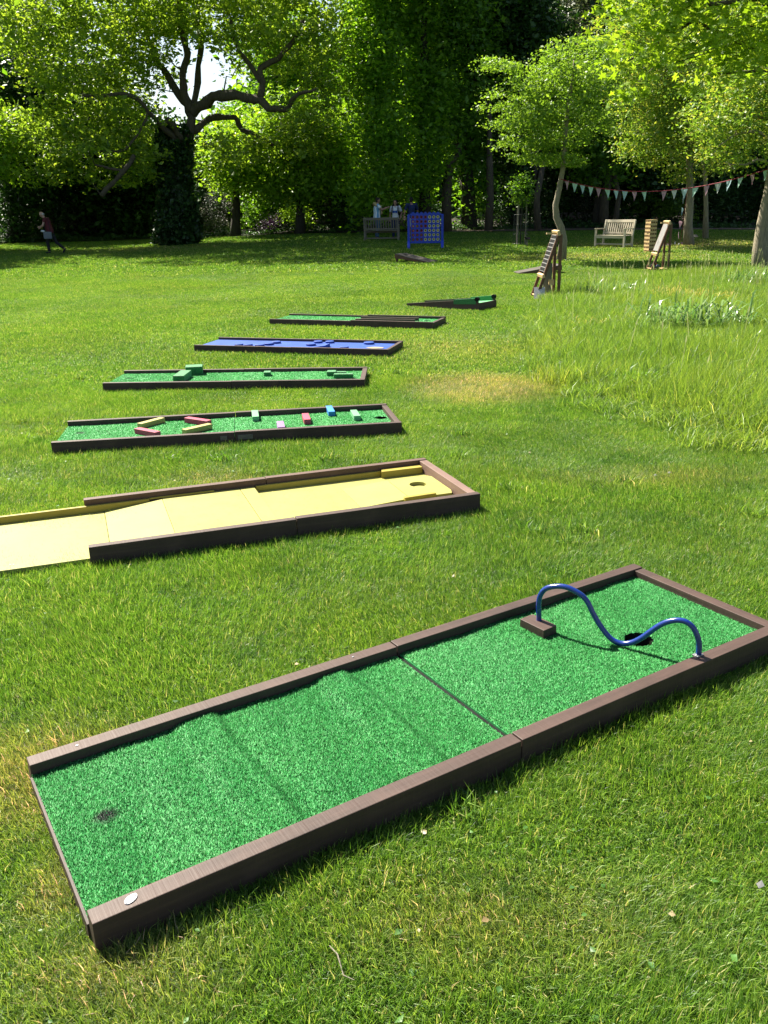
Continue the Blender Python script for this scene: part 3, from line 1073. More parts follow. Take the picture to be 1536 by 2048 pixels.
def bed_cover():
    n = 16000
    x = rng.uniform(-26, 26, n)
    y = edge_y(x) + .15 + rng.exponential(2.2, n)
    P0 = np.stack([x, y], 1)
    h = .55 * vnoise(P0, .8, 31) ** 2 + .05
    P = np.stack([x, y, gz(x, y) + .04 + h * rng.random(n)], 1)
    o = link('ground_cover', leaves_mesh('ground_cover', P, .16, M['lf_cover'], vnoise(P0, .4, 8), .5, -.3))
    tag(o, kind='stuff')


foliage('lf_cover', [(0, (.015, .04, .010)), (.5, (.03, .075, .016)), (.85, (.06, .12, .03)), (1, (.14, .14, .10))], (1.3, 1.4, .6), .3)
bed_cover()


# right-hand garden trees
def gtree(px, py):
    b = G(px, py)
    return b, b[1], b[1] / F


b1, d1, s1 = gtree(1122, 521)
tree('curved_trunk_tree', 'small bright green tree with snaking pale trunk behind the first easel', b1,
     [B(1075, 150, d1, 75, 16, 1.0), B(1000, 132, d1, 45, 9, .5, 1.2), B(1040, 185, d1, 70, 12, .9), B(1000, 215, d1, 40, 8, .5, 1.2), B(1090, 225, d1, 80, 16, 1.2), B(1150, 165, d1, 70, 34, 1.4, .8), B(1190, 130, d1, 55, 40, 1.4, .7), B(1030, 252, d1, 60, 10, .8, 1.2), B(1050, 290, d1, 60, 11, .8, 1.1), B(1120, 275, d1, 80, 20, 1.2, .8),
      B(1200, 220, d1, 60, 50, 1.3, .6), B(1075, 318, d1, 55, 9, .7, 1.1), B(1140, 320, d1, 55, 12, .9, .9), B(975, 120, d1, 18, 7, .3, 1.2), B(1150, 95, d1, 60, 18, 1.0, .6), B(1110, 110, d1, 45, 9, .8, .8), B(1110, 200, d1, 70, 90, 1.3, .35), B(1060, 260, d1, 60, 60, 1.2, .3)],
     900, 24, .30, .082, 'lf_young', 8 * s1, M['bark_pale'],
     trunk_pts=[b1 - [0, 0, .1]] + [at(x, y, d1) for x, y in ((1127, 480), (1122, 455), (1113, 435), (1111, 410), (1119, 375), (1126, 335), (1130, 280), (1135, 220), (1145, 160), (1150, 110))],
     twigs=150, flatten=.3, group='young trees on the lawn', hollow=0.0)
b2, d2, s2 = gtree(1378, 492)
tree('yellow_leaved_tree', 'yellow green flowering tree with straight pale trunk tied with red bunting cord', b2,
     [B(1300, 190, d2, 80, 50, 2), B(1380, 150, d2, 90, 60, 2.4), B(1460, 130, d2, 70, 60, 2.2), B(1290, 260, d2, 60, 40, 1.6), B(1340, 310, d2, 60, 28, 1.6), B(1390, 250, d2, 90, 50, 2.4), B(1470, 230, d2, 80, 50, 2.2), B(1260, 130, d2, 50, 40, 1.5, .7), B(1360, 80, d2, 90, 50, 2, .7), B(1240, 60, d2, 50, 50, 1.5, .6), B(1330, 20, d2, 90, 60, 2, .6), B(1430, 320, d2, 50, 26, 1.5, .8), B(1275, 300, d2, 45, 16, 1.2, .9), B(1360, 350, d2, 30, 12, .8, .9), B(1440, 190, d2 - 1, 60, 50, 2, .8)],
     1800, 22, .38, .105, 'lf_yellow', 9 * s2, M['bark_pale'],
     trunk_pts=[b2 - [0, 0, .1]] + [at(x, y, d2) for x, y in ((1376, 450), (1380, 400), (1379, 345), (1377, 300), (1372, 240), (1378, 170), (1380, 110))], twigs=160, flatten=.55, hollow=0.0, group='young trees on the lawn')
b3, d3, s3 = gtree(1411, 479)
tree('slender_tree', 'very slender pale trunk standing right of the yellow leaved tree', b3,
     [B(1415, 260, d3, 50, 60, 1.5), B(1430, 180, d3, 60, 60, 1.5)], 200, 24, .6, .13, 'lf_yellow', 5 * s3, M['bark_pale'],
     trunk_pts=[b3 - [0, 0, .1]] + [at(x, y, d3) for x, y in ((1412, 420), (1411, 360), (1404, 310), (1408, 240), (1420, 170))], twigs=20, group='young trees on the lawn')
b4, d4, s4 = gtree(1524, 543)
tree('leaning_trunk_tree', 'thick leaning pale trunk at the right edge with looping fine twigs', b4,
     [B(1500, 180, d4, 60, 60, 1.6), B(1560, 120, d4, 90, 80, 2), B(1500, 270, d4, 60, 45, 1.5), B(1450, 250, d4, 60, 40, 1.4), B(1480, 330, d4, 45, 14, 1.0, .7), B(1600, 250, d4, 80, 70, 2), B(1420, 200, d4, 50, 60, 1.6, .7), B(1500, 50, d4, 90, 60, 1.8, .7), B(1430, 300, d4, 40, 20, 1.2, .8)],
     1050, 18, .32, .085, 'lf_yellow', 16 * s4, M['bark_pale'],
     trunk_pts=[b4 - [0, 0, .1]] + [at(x, y, d4) for x, y in ((1520, 500), (1526, 450), (1537, 390), (1546, 330), (1550, 260), (1556, 180))],
     limbs=[([at(x, y, d4 - .3) for x, y in ((1548, 330), (1520, 318), (1485, 330), (1450, 325))], 3 * s4, 1 * s4),
            ([at(x, y, d4 - .5) for x, y in ((1546, 280), (1510, 262), (1470, 268), (1440, 290))], 3 * s4, 1 * s4),
            ([at(x, y, d4 - .2) for x, y in ((1550, 240), (1515, 232), (1490, 232))], 4 * s4, 2 * s4)], twigs=160, flatten=.5, hollow=0.0, group='young trees on the lawn')


# overhanging maple, its trunk outside the right edge
def maple_leaf_mesh(k):
    pts = []
    lob = [(-150, .42), (-118, .30), (-95, .72), (-62, .40), (-40, .92), (-17, .50), (0, 1.15), (17, .50), (40, .92), (62, .40), (95, .72), (118, .30), (150, .42)]
    vs = [(0, 0, 0)]
    for a, r_ in lob:
        r_ *= rng.uniform(.9, 1.1)
        vs.append((math.sin(R(a)) * r_ * .075, math.cos(R(a)) * r_ * .075, -.012 * r_ * r_ + rng.normal() * .003))
    fs = [(0, i + 1, i) for i in range(1, len(lob))]
    return vs, fs


def maple():
    base = np.array([6.9, 11.5, 0.0])
    t = thing('maple_tree', 'bright lobed leaved maple boughs hanging in at the top right corner', 'tree', base)
    MB().tube([(0, 0, -.1), (.1, 0, 1.5), (-.1, -.1, 3), (-.3, -.2, 4.6), (-.4, -.3, 7)], [.26, .2, .18, .15, .08], 12).build('trunk', M['bark'], t, smooth_=True)
    Dm = 10.0
    blobs = [B(1330, -60, Dm, 160, 80, 1.2), B(1450, 40, Dm, 110, 70, 1.2), B(1500, 110, Dm, 60, 45, .9, .8), B(1270, 60, Dm, 60, 35, .7, .8), B(1300, 110, Dm, 38, 26, .5, .5), B(1380, 90, Dm, 70, 30, .8, .4), B(1265, 175, Dm, 22, 26, .3, .55), B(1245, 120, Dm, 16, 20, .3, .4), B(1620, 0, Dm, 120, 120, 1.6), B(1440, 175, Dm, 60, 20, .6, .15)]
    bl = [(c - base, r_, w) for c, r_, w in blobs]
    P, cl, cc = crown_points(bl, 330, 10, .24, .5, .1)
    for c in cc[rng.integers(0, len(cc), 40)]:
        pass
    segs = [(wander((-.3, -.2, 4.6), c, 5, .2), .02, .004) for c in cc[rng.integers(0, len(cc), 46)]]
    segs += [(wander((-.2, -.1, 3.6), c, 5, .15), .05, .012) for c in cc[rng.integers(0, len(cc), 5)]]
    part_tube('branches', segs, M['bark'], t, 5)['kind'] = 'stuff'
    # rank by how large they can show: in frame and near
    W = P + base
    d = W - np.array([0, 0, CH])
    dep = d @ FW
    px = 768 + F * (d @ RT) / dep
    py = 1024 - F * (d @ UP) / dep
    vis = (px > 1180) & (px < 1536) & (py > 0) & (py < 260)
    order = np.argsort(np.where(vis, dep, 1e3 + dep))
    meshes = []
    for k in range(6):
        vs, fs = maple_leaf_mesh(k)
        me = bpy.data.meshes.new('leaf')
        me.from_pydata(vs, [], fs)
        at_ = me.attributes.new('rnd', 'FLOAT', 'FACE')
        at_.data.foreach_set('value', [k / 6 + .08] * len(fs))
        me.materials.append(M['lf_maple'])
        meshes.append((me, np.array(vs), fs))

    def orient():
        return Matrix.Rotation(rng.uniform(0, 6.28), 3, 'Z') @ Matrix.Rotation(rng.normal() * .55 + .5, 3, 'X') @ Matrix.Rotation(rng.normal() * .4, 3, 'Y')
    for i in order[:300]:
        o = link('leaf', meshes[rng.integers(0, 6)][0], t)
        s__ = rng.uniform(.75, 1.25)
        o.matrix_local = Matrix.Translation(P[i]) @ orient().to_4x4() @ Matrix.Scale(s__, 4)
    Vs, Fs, Rn = [], [], []
    off = 0
    for i in order[300:]:
        k = rng.integers(0, 6)
        v = meshes[k][1] * rng.uniform(.7, 1.2)
        mtx = np.array(orient())
        Vs.append(v @ mtx.T + P[i])
        Fs.append(np.array(meshes[k][2]) + off)
        Rn.append(np.full(len(meshes[k][2]), rng.random()))
        off += len(v)
    o = link('crown', fast_mesh('crown', np.concatenate(Vs), np.concatenate(Fs), M['lf_maple'], np.concatenate(Rn)), t)
    o['kind'] = 'stuff'


maple()


# shrubs of the flower bed
def shrub(name, label, px, py, hw, h, mat, leaf=.12, n=60, per=30, back=.6):
    b = G(px, py)
    d = b[1] + back
    base = np.array([b[0], d, float(gz(b[0], d))])
    k = d / F
    blobs = []
    for i in range(3):
        blobs.append((base + [rng.normal() * hw * k * .4, rng.normal() * .3, h * k * (.35 + .2 * i)], np.array([hw * k * (.95 - .22 * i), .7, h * k * .38]), 1))
    t = thing(name, label, 'shrub', base, 0, 'shrubs of the flower bed')
    P, cl, cc = crown_points([(c - base, r_, w) for c, r_, w in blobs], n, per, .38, .7, .2)
    P[:, 2] = np.maximum(P[:, 2], .03)
    link('foliage', leaves_mesh('foliage', P, leaf, M[mat], cl, .5, -.2), t)
    part_tube('stems', [(wander((0, 0, 0), c, 3, .2), .02, .006) for c in cc[:8]], M['bark_dark'], t, 5)


for a in (('hedge_bush', 'low dark bush at the far left edge of the bed', 30, 482, 45, 45, 'lf_dark', .12, 90),
          ('grey_shrub', 'pale grey green shrub behind the walking person', 142, 478, 28, 55, 'lf_grey', .12, 60),
          ('purple_shrub', 'dark purple leaved shrub right of the walking person', 175, 478, 40, 38, 'lf_purple', .10, 80),
          ('green_shrub', 'dark green shrub with upright leaves left of the walking person', 70, 478, 30, 60, 'lf_hornbeam', .12, 60),
          ('green_shrub', 'small green shrub between the purple shrub and ivy trunk', 240, 476, 35, 40, 'lf_dark', .12, 60),
          ('thin_shrub', 'tall thin stemmed shrub left of the ivy trunk', 285, 474, 28, 85, 'lf_bloom', .12, 70),
          ('white_flowering_shrub', 'tall shrub with white blossom right of the ivy trunk', 450, 466, 45, 85, 'lf_bloom', .12, 110),
          ('lavender_shrub', 'low grey flowering shrub at the foot of the white blossom', 420, 470, 35, 28, 'lf_grey', .09, 60),
          ('green_shrub', 'dark shrub right of the white blossom', 505, 466, 38, 65, 'lf_hornbeam', .12, 80),
          ('lavender_shrub', 'low purple grey shrub in front of the yellow green bush', 540, 466, 30, 24, 'lf_purple', .09, 50),
          ('yellow_green_bush', 'rounded yellow green bush in shade left of the slatted bench', 603, 462, 30, 55, 'lf_bright', .10, 90),
          ('dark_shrub', 'dark shrub between the yellow green bush and bench', 665, 462, 38, 45, 'lf_dark', .12, 70),
          ('dark_shrub', 'low dark shrub behind the blue game frame', 850, 458, 45, 40, 'lf_dark', .12, 70),
          ('dark_shrub', 'low dark shrub behind the staked sapling', 1000, 455, 50, 50, 'lf_dark', .12, 80),
          ('pink_flowering_shrub', 'pale pink blossoming shrub behind the first bunting flags', 1180, 448, 30, 95, 'lf_bloom', .13, 90),
          ('dark_shrub', 'dark shrub behind the curved trunk', 1110, 452, 40, 70, 'lf_dark', .12, 80),
          ('green_shrub', 'mid green shrub behind the wooden block tower', 1290, 448, 45, 60, 'lf_hornbeam', .12, 100),
          ('green_shrub', 'leafy green shrub between the block tower and pale trunk', 1350, 450, 35, 55, 'lf_young', .12, 80),
          ('dark_shrub', 'dark shrub under the bunting right of the slender trunk', 1450, 448, 50, 70, 'lf_dark', .14, 100),
          ('dark_shrub', 'dark shrub at the right edge below the bunting', 1525, 446, 45, 70, 'lf_dark', .14, 90),
          ('dark_shrub', 'dark shrub behind the slatted oak bench', 1225, 450, 35, 50, 'lf_dark', .12, 80)):
    shrub(*a)


# ------------------------------------------------------------------ mini golf lanes
def lane_root(i, label):
    x, y, a, L, W = LANE[i]
    u = np.array([math.cos(a), math.sin(a)])
    v = np.array([-math.sin(a), math.cos(a)])
    o = np.array([x, y]) - u * L / 2 - v * W / 2
    return thing('minigolf_lane', label, 'minigolf lane', (o[0], o[1], 0), a, 'minigolf lanes set out across the lawn'), L, W


def boards(t, L, W, mats=('wood', 'wood_y'), th=.05, h=.105, joint=.5, bev=.002, z0=.0, end=True, hinge=0.0, step=.002):
    "long side boards in two lengths each and the end board"
    j = L * joint
    for y in (th / 2, W - th / 2):
        sh = -.01 if y < W / 2 else .0
        for x0, x1, dz in ((0, j - .002 + sh, 0), (j + .002 + sh, L, step)):
            o = MB().box(((x1 - x0) / 2, 0, (h - z0) / 2), (x1 - x0, th, h - z0)).build('side_board', M[mats[0]], t, bev)
            o.location = (x0, y, z0 + dz)
    if end:
        o = MB().box((0, 0, (h - .003 - z0) / 2), (th, W - 2 * th - .004, h - .003 - z0)).build('end_board', M[mats[1]], t, bev)
        o.location = (L - th / 2, W / 2, z0)


def turf_sheet(t, x0, x1, y0, y1, hf, mat, hole=None, name='turf', nx=60, ny=16):
    "a turf panel following the height function, with a round hole cut through where asked"
    xs, ys = np.linspace(x0, x1, nx), np.linspace(y0, y1, ny)
    vs = [(x, y, hf(x, y)) for y in ys for x in xs]
    fs = []
    for j in range(ny - 1):
        for i in range(nx - 1):
            cx, cy = (xs[i] + xs[i + 1]) / 2, (ys[j] + ys[j + 1]) / 2
            if hole and math.hypot(cx - hole[0], cy - hole[1]) < hole[2]:
                continue
            a = j * nx + i
            fs.append((a, a + 1, a + nx + 1, a + nx))
    # skirt down at the two ends
    mb = MB().add(vs, fs)
    for x in (x0, x1):
        mb.add([(x, y0, 0.01), (x, y1, 0.01), (x, y1, hf(x, y1)), (x, y0, hf(x, y0))], [(0, 1, 2, 3)])
    return mb.build(name, mat, t, smooth_=True)


def pile(t, x0, x1, y0, y1, hf, n, holes=(), name='turf_pile', h=.0075, w=.0023):
    x, y = rng.uniform(x0, x1, n), rng.uniform(y0, y1, n)
    keep = np.ones(n, bool)
    for hx, hy, hr in holes:
        keep &= np.hypot(x - hx, y - hy) > hr * (1 + .06 * np.sin(np.arctan2(y - hy, x - hx) * 7))
    x, y = x[keep], y[keep]
    n = len(x)
    z = np.array([hf(a, b) for a, b in zip(x, y)])
    P = np.stack([x, y, z], 1)
    az = rng.uniform(0, 6.28, n)
    ln = rng.uniform(.2, 1.1, n)
    d = np.stack([np.cos(az) * np.sin(ln) + .15, np.sin(az) * np.sin(ln), np.cos(ln)], 1)
    tip = P + d * (h * rng.uniform(.6, 1.3, n))[:, None]
    a2 = rng.uniform(0, 6.28, n)
    s = np.stack([np.cos(a2), np.sin(a2), 0 * a2], 1) * w * .5
    V = np.stack([P - s, P + s, tip], 1).reshape(-1, 3)
    me = fast_mesh(name, V, np.arange(3 * n).reshape(-1, 3), M['fibre'], rng.random(n))
    e = .004
    gx = np.array([1.6 * (hf(a + e, b) - hf(a - e, b)) / (2 * e) for a, b in zip(x, y)])
    pw = np.stack([x * 7.0, y * .5 + x * .8], 1)
    lay = (vnoise(pw, 1.0, 17) - .5) * .75 + (vnoise(np.stack([x, y], 1), 6.0, 18) - .5) * .25
    nn = unit(np.stack([-gx + lay, 0 * gx, 1 + 0 * gx], 1) + rng.normal(size=(n, 3)) * .22)
    me.normals_split_custom_set_from_vertices(np.repeat(nn, 3, 0).tolist())
    o = link(name, me, t)
    o['kind'] = 'stuff'


def cup(t, x, y, r, ztop, depth=.045, mat=None):
    mb = MB()
    n = 20
    ring = [(x + r * math.cos(6.2832 * k / n), y + r * math.sin(6.2832 * k / n)) for k in range(n)]
    vs = [(a, b, ztop) for a, b in ring] + [(a, b, ztop - depth) for a, b in ring]
    fs = [(k, n + k, n + (k + 1) % n, (k + 1) % n) for k in range(n)] + [tuple(range(n, 2 * n))]
    mb.add(vs, fs)
    return mb.build('hole_cup', mat or M['black'], t)


# --- nearest lane: two humps and the bent blue pipe
t0, L, W = lane_root(0, 'nearest green turf lane with two humps and a bent blue pipe over its hole')


def hump(u):
    return math.exp(-u * u)


def h0(x, y):
    def st(a, b, v):
        u = min(1, max(0, (v - a) / (b - a)))
        return u * u * (3 - 2 * u)
    w1 = .006 * math.sin(y * 9)
    z = .071 + .015 * st(.40 + w1, .47 + w1, x) * (1 - st(.545 + w1, .585 + w1, x))
    z += .012 * st(.90 - w1, .96 - w1, x) * (1 - st(1.03 - w1, 1.065 - w1, x))
    z += .005 * math.exp(-((x - 2.30 - .30 * (y - .5)) / .04) ** 2)
    z += .0015 * math.sin(x * 17 + y * 5) + .001 * math.sin(x * 41 - y * 13)
    return z


boards(t0, L, W, joint=.4965)
HOLE = (2.087, .287, .056)
turf_sheet(t0, .004, 1.264, .0505, W - .0505, h0, M['turf_base'], nx=160)
turf_sheet(t0, 1.283, L - .052, .0505, W - .0505, h0, M['turf_base'], hole=HOLE, nx=190, ny=90)
pile(t0, .002, 1.261, .052, W - .052, h0, 250000)
pile(t0, 1.286, L - .053, .052, W - .052, h0, 240000, [HOLE])
MB().box((1.2735, W / 2, .056), (.018, W - .104, .016)).build('seam_shade', M['black'], t0)  # black strip added in the panel gap, standing for the shade inside it
cup(t0, HOLE[0], HOLE[1], .060, .068, .058)
MB().box((L / 2, W / 2, .003), (L - .11, W - .11, .005)).build('floor_panel', M['wood'], t0)
o = MB().box((0, 0, 0), (.007, W - .10, .058)).build('end_lath', M['wood_y'], t0)
o.location = (-.001, W / 2, .036)
# oval tag with two screws
n = 18
tg = MB().prism([(.018 * math.cos(6.2832 * k / n), .011 * math.sin(6.2832 * k / n)) for k in range(n)], 0, .002).build('oval_tag', M['tag'], t0)
tg.location = (.095, .026, .1055)
tg.rotation_euler = (0, 0, .5)
for sx in (-.014, .014):
    MB().tube([(sx, 0, .002), (sx, 0, .0035)], .003, 8).build('screw', M['galv'], tg)
# block and pipe: in place coordinates, then moved into the lane's frame
inv = None
x_, y_, a_l = LANE[0][0], LANE[0][1], LANE[0][2]


def to_lane(P):
    dx, dy = P[0] - t0.location.x, P[1] - t0.location.y
    return np.array([dx * math.cos(a_l) + dy * math.sin(a_l), -dx * math.sin(a_l) + dy * math.cos(a_l), P[2]])


A_, B_ = np.array([.59, 2.944]), np.array([1.100, 2.650])
prof_ = [(0, .06), (-.001, .12), (-.008, .175), (.002, .215), (.035, .245), (.095, .262), (.155, .268), (.215, .262), (.275, .246), (.315, .222), (.35, .185), (.39, .150), (.435, .118), (.475, .097), (.515, .088), (.56, .089), (.61, .102), (.66, .127), (.71, .160), (.76, .192), (.81, .214), (.86, .226), (.91, .226), (.955, .208), (.985, .175), (.998, .145), (1.0, .105)]
pp = [to_lane(np.array([*(A_ + (B_ - A_) * t), z])) for t, z in prof_]
dense = []
for i in range(len(pp) - 1):
    p0, p1, p2, p3 = pp[max(i - 1, 0)], pp[i], pp[i + 1], pp[min(i + 2, len(pp) - 1)]
    for u in (0, .34, .67):
        dense.append(.5 * ((2 * p1) + (-p0 + p2) * u + (2 * p0 - 5 * p1 + 4 * p2 - p3) * u * u + (-p0 + 3 * p1 - 3 * p2 + p3) * u ** 3))
dense.append(pp[-1])
MB().tube(dense, .0102, 14).build('bent_pipe', M['bluepipe'], t0, smooth_=True)
bl_ = MB().box((0, 0, 0), (.125, .070, .040)).build('pipe_block', M['wood'], t0, .002)
bc = to_lane(np.array([.584, 2.928, .0]))
bl_.location = (bc[0], bc[1], .088)
bl_.rotation_euler = (0, 0, R(-53.5) - a_l)
for q in (pp[-1],):
    c_ = MB().box((0, 0, 0), (.034, .024, .006)).build('pipe_clamp', M['galv'], t0, .001)
    c_.location = (q[0], q[1] + .002, .109)
# knots of bare wood and screws on the near board
for x in (.14, 1.1, 1.40, 2.4):
    s_o = MB().tube([(0, 0, 0), (0, 0, .0012)], .004, 8).build('screw', M['galv'], t0)
    s_o.location = (x, W - .025, .1055)

# --- yellow lane
t1, L, W = lane_root(1, 'long yellow painted lane with raised hole platform and open left end')
th, h = .042, .118
for x0, x1, y, dz, mt in ((.0, 1.018, th / 2, 0, 'wood'), (1.022, L, th / 2, .004, 'wood'), (.0, 1.03, W - th / 2, .0, 'wood_warm'), (1.034, L, W - th / 2, .002, 'wood_warm')):
    o = MB().box(((x1 - x0) / 2, 0, h / 2), (x1 - x0, th, h)).build('side_board', M[mt], t1, .002)
    o.location = (x0, y - (.02 if y < .4 else -.0), dz)
o = MB().box((0, 0, (h - .003) / 2), (.05, W - 2 * th + .014, h - .003)).build('end_board', M['wood_warm_y'], t1, .002)
o.location = (L - .025, W / 2 - .008, 0)


def yfloor(name, poly, z0, z1, mat='yellow', bev=.0015):
    return MB().prism(poly, z0, z1).build(name, M[mat], t1, bev)


yi, yo = .024, W - th - .002
# left approach panel and its long low edge rail
yfloor('approach_floor', [(-1.25, yi), (.100, yi), (.100, yo), (-1.25, yo)], .0, .046)
yfloor('approach_edge', [(-1.25, yo - .02), (.35, yo - .02), (.35, yo + .002), (-1.25, yo + .002)], .0461, [.085, .085, .085, .085], 'yellow_side')
yfloor('approach_ramp', [(.102, yi), (.42, yi), (.42, yo - .021), (.102, yo - .021)], 0, [.047, .078, .078, .047])
yfloor('middle_floor', [(.422, yi), (.868, yi), (.868, yo), (.422, yo)], 0, .078)
yfloor('middle_edge', [(.352, yo - .012), (.72, yo - .012), (.72, yo), (.352, yo)], .0785, [.088, .088, .088, .088], 'yellow_side')
yfloor('middle_strip', [(.871, yi), (.955, yi), (.955, yo), (.871, yo)], 0, .0785)
yfloor('lower_floor', [(.958, yi), (L - .052, yi), (L - .052, yo), (.958, yo)], 0, .050)
yfloor('inner_rail', [(.965, yo - .018), (1.80, yo - .018), (1.80, yo), (.965, yo)], .0505, [.083, .083, .083, .083], 'yellow_side')
MB().prism([(1.445, .20), (1.735, .20), (1.735, .57), (1.445, .57)], .051, [.0535, .071, .071, .0535]).build('hole_ramp', M['yellow'], t1, .001)
# platform with its round hole
hx, hy, hr = 1.875, .425, .050
nseg = 32
outer, inner = [], []
for k in range(nseg):
    a = 6.2832 * (k + .5) / nseg
    c, s = math.cos(a), math.sin(a)
    m_ = min((L - .054 - hx) / c if c > 0 else (1.737 - hx) / c if c < 0 else 9, ((.57 - hy) / s if s > 0 else (.20 - hy) / s if s < 0 else 9))
    outer.append((hx + c * m_, hy + s * m_))
    inner.append((hx + c * hr, hy + s * hr))
zt = .071
vs = [(x, y, zt) for x, y in outer] + [(x, y, zt) for x, y in inner] + [(x, y, .0515) for x, y in outer] + [(x, y, .0515) for x, y in inner]
fs = []
for k in range(nseg):
    q = (k + 1) % nseg
    fs += [(k, q, nseg + q, nseg + k), (nseg + k, nseg + q, 3 * nseg + q, 3 * nseg + k), (2 * nseg + k, 2 * nseg + q, q, k)]
MB().add(vs, fs).build('hole_platform', M['yellow'], t1)
for nm, poly in (('platform_rail', [(1.74, yo - .060), (2.012, yo - .060), (2.012, yo - .002), (1.76, yo - .002)]), ('platform_rail', [(1.70, .185), (1.895, .195), (1.895, .218), (1.70, .212)])):
    MB().prism(poly, .051, .092 if poly[0][1] > .4 else .083).build(nm, M['yellow_side'], t1, .001)
for x in (-.36, -.345):
    s_o = MB().tube([(x, .08, .046), (x, .08, .048)], .0035, 8).build('screw', M['galv'], t1)

# --- green lane with coloured blocks
t2, L, W = lane_root(2, 'green turf lane with pink, yellow, blue and green wooden blocks')
boards(t2, L, W, th=.042, h=.108, joint=.512, step=.003)
hf = lambda x, y: .071 + .0012 * math.sin(x * 9 + y * 4)
HOLE2 = (2.42, .36, .052)
turf_sheet(t2, .004, 1.276, .043, W - .043, hf, M['turf_mid'])
turf_sheet(t2, 1.282, L - .044, .043, W - .043, hf, M['turf_mid'], hole=HOLE2, nx=110, ny=60)
pile(t2, .004, 1.276, .043, W - .043, hf, 60000, h=.006, w=.0045)
pile(t2, 1.282, L - .044, .043, W - .043, hf, 60000, [HOLE2], h=.006, w=.0045)
cup(t2, *HOLE2[:2], .058, .069, .060)
MB().box((L / 2, W / 2, .003), (L - .1, W - .1, .005)).build('floor_panel', M['wood'], t2)
pc = {'yellow': ((.48, .42, .12), 'pale yellow'), 'pink': ((.50, .06, .12), 'dusty pink'), 'mint': ((.17, .44, .22), 'mint green'), 'violet': ((.38, .17, .46), 'pale violet'), 'blue': ((.03, .24, .62), 'bright blue'), 'red': ((.55, .07, .13), 'rose red')}
for k, (c, _) in pc.items():
    c = tuple(x * .78 for x in c)
    M['blk_' + k] = paint('block_' + k, c, tuple(x * .8 for x in c), .6, 14, .1, worn=.7)
for (x, y, ln, ang, k) in ((.645, .525, .235, 47, 'yellow'), (.643, .215, .235, -45, 'pink'), (1.00, .492, .24, -42, 'pink'), (1.005, .235, .24, 38, 'yellow'),
                           (1.445, .580, .24, 90, 'mint'), (1.624, .165, .20, 90, 'violet'), (1.834, .375, .22, 90, 'red'), (2.047, .605, .23, 90, 'blue'), (2.224, .405, .22, 90, 'mint')):
    o = MB().box((0, 0, 0), (ln, .052, .038)).build('block', M['blk_' + k], t2, .002)
    o.location = (x, y, .093)
    o.rotation_euler = (0, 0, R(ang))
    o['label'] = pc[k][1] + ' wooden block'
for x in (1.20, 1.335):
    o = MB().box((0, 0, 0), (.05 if x < 1.3 else .11, .004, .034)).build('hinge_plate', M['dull_steel'], t2, .001)
    o.location = (x if x < 1.3 else x + .02, -.0025, .07)

# --- green lane with turf covered bumps
t3, L, W = lane_root(3, 'green turf lane with raised turf covered stepping blocks')
boards(t3, L, W, th=.045, h=.10, joint=.497, bev=0)
hf = lambda x, y: .070 + .0012 * math.sin(x * 9 + y * 4)
turf_sheet(t3, .004, 1.245, .046, W - .046, hf, M['turf_mid'])
turf_sheet(t3, 1.252, L - .046, .046, W - .046, hf, M['turf_mid'])
pile(t3, .004, 1.245, .046, W - .046, hf, 40000, h=.006, w=.006)
pile(t3, 1.252, L - .046, .046, W - .046, hf, 40000, h=.006, w=.006)
for (x, y, a, b, hh_, rz) in ((.75, .60, .17, .15, .09, .2), (.70, .30, .11, .32, .07, 0), (1.52, .46, .07, .10, .045, .1), (2.17, .42, .09, .10, .05, 0), (2.25, .46, .13, .05, .035, 0), (2.30, .26, .19, .06, .05, 0)):
    o = MB().box((0, 0, hh_ / 2), (a, b, hh_)).build('turf_block', M['turf_dark'], t3, .006)
    o.location = (x, y, .066)
    o.rotation_euler = (0, 0, rz)

# --- blue lane with discs
t4, L, W = lane_root(4, 'blue painted lane scattered with raised blue discs')
boards(t4, L, W, th=.04, h=.095, joint=.52, bev=0)
MB().box((0, 0, 0), (L - .044, W - .082, .05)).build('floor_panel', M['bluepaint'], t4).location = (L / 2 - .02, W / 2, .041)
for (x, y, r_) in ((.502, .22, .055), (.629, .22, .055), (.78, .22, .06), (.852, .345, .06), (.89, .49, .06), (1.395, .375, .062), (1.41, .60, .055), (1.56, .615, .055), (2.075, .60, .065), (1.885, .20, .052)):
    o = MB().tube([(0, 0, 0), (0, 0, .022), (0, 0, .024)], [r_, r_, r_ - .004], 20).build('disc', M['bluepaint'], t4)
    o.location = (x, y, .0665)
MB().prism([(1.44, .17), (1.66, .13), (1.66, .33), (1.60, .36)], .0665, [.068, .105, .105, .095]).build('wedge', M['bluepaint'], t4)
o = MB().prism([(.10 * math.cos(k * .45) * (1 + .2 * math.sin(k * 2)), .07 * math.sin(k * .45)) for k in range(14)], 0, .003).build('worn_patch', paint('bare_board', (.30, .24, .14), (.2, .16, .10)), t4)
o.location = (2.24, .30, .0665)

# --- green lane with channel rails
t5, L, W = lane_root(5, 'narrow green turf lane with two dark parallel rails leading to its hole')
boards(t5, L, W, th=.045, h=.10, joint=.518, bev=0, step=.012)
hf = lambda x, y: .074
turf_sheet(t5, .004, 1.33, .046, W - .046, hf, M['turf_mid'], nx=12, ny=6)
turf_sheet(t5, 1.335, L - .046, .046, W - .046, hf, M['turf_mid'], hole=(2.35, .50, .05), nx=70, ny=40)
cup(t5, 2.34, .50, .056, .0725, .06)
pile(t5, .004, L - .046, .046, W - .046, hf, 40000, [(2.34, .5, .05)], h=.006, w=.008)
for y0_, y1_ in ((.40, .44), (.17, .25)):
    MB().bar((1.34, y0_, .09), (2.24, y1_, .09), .035, .055).build('rail', M['wood'], t5)

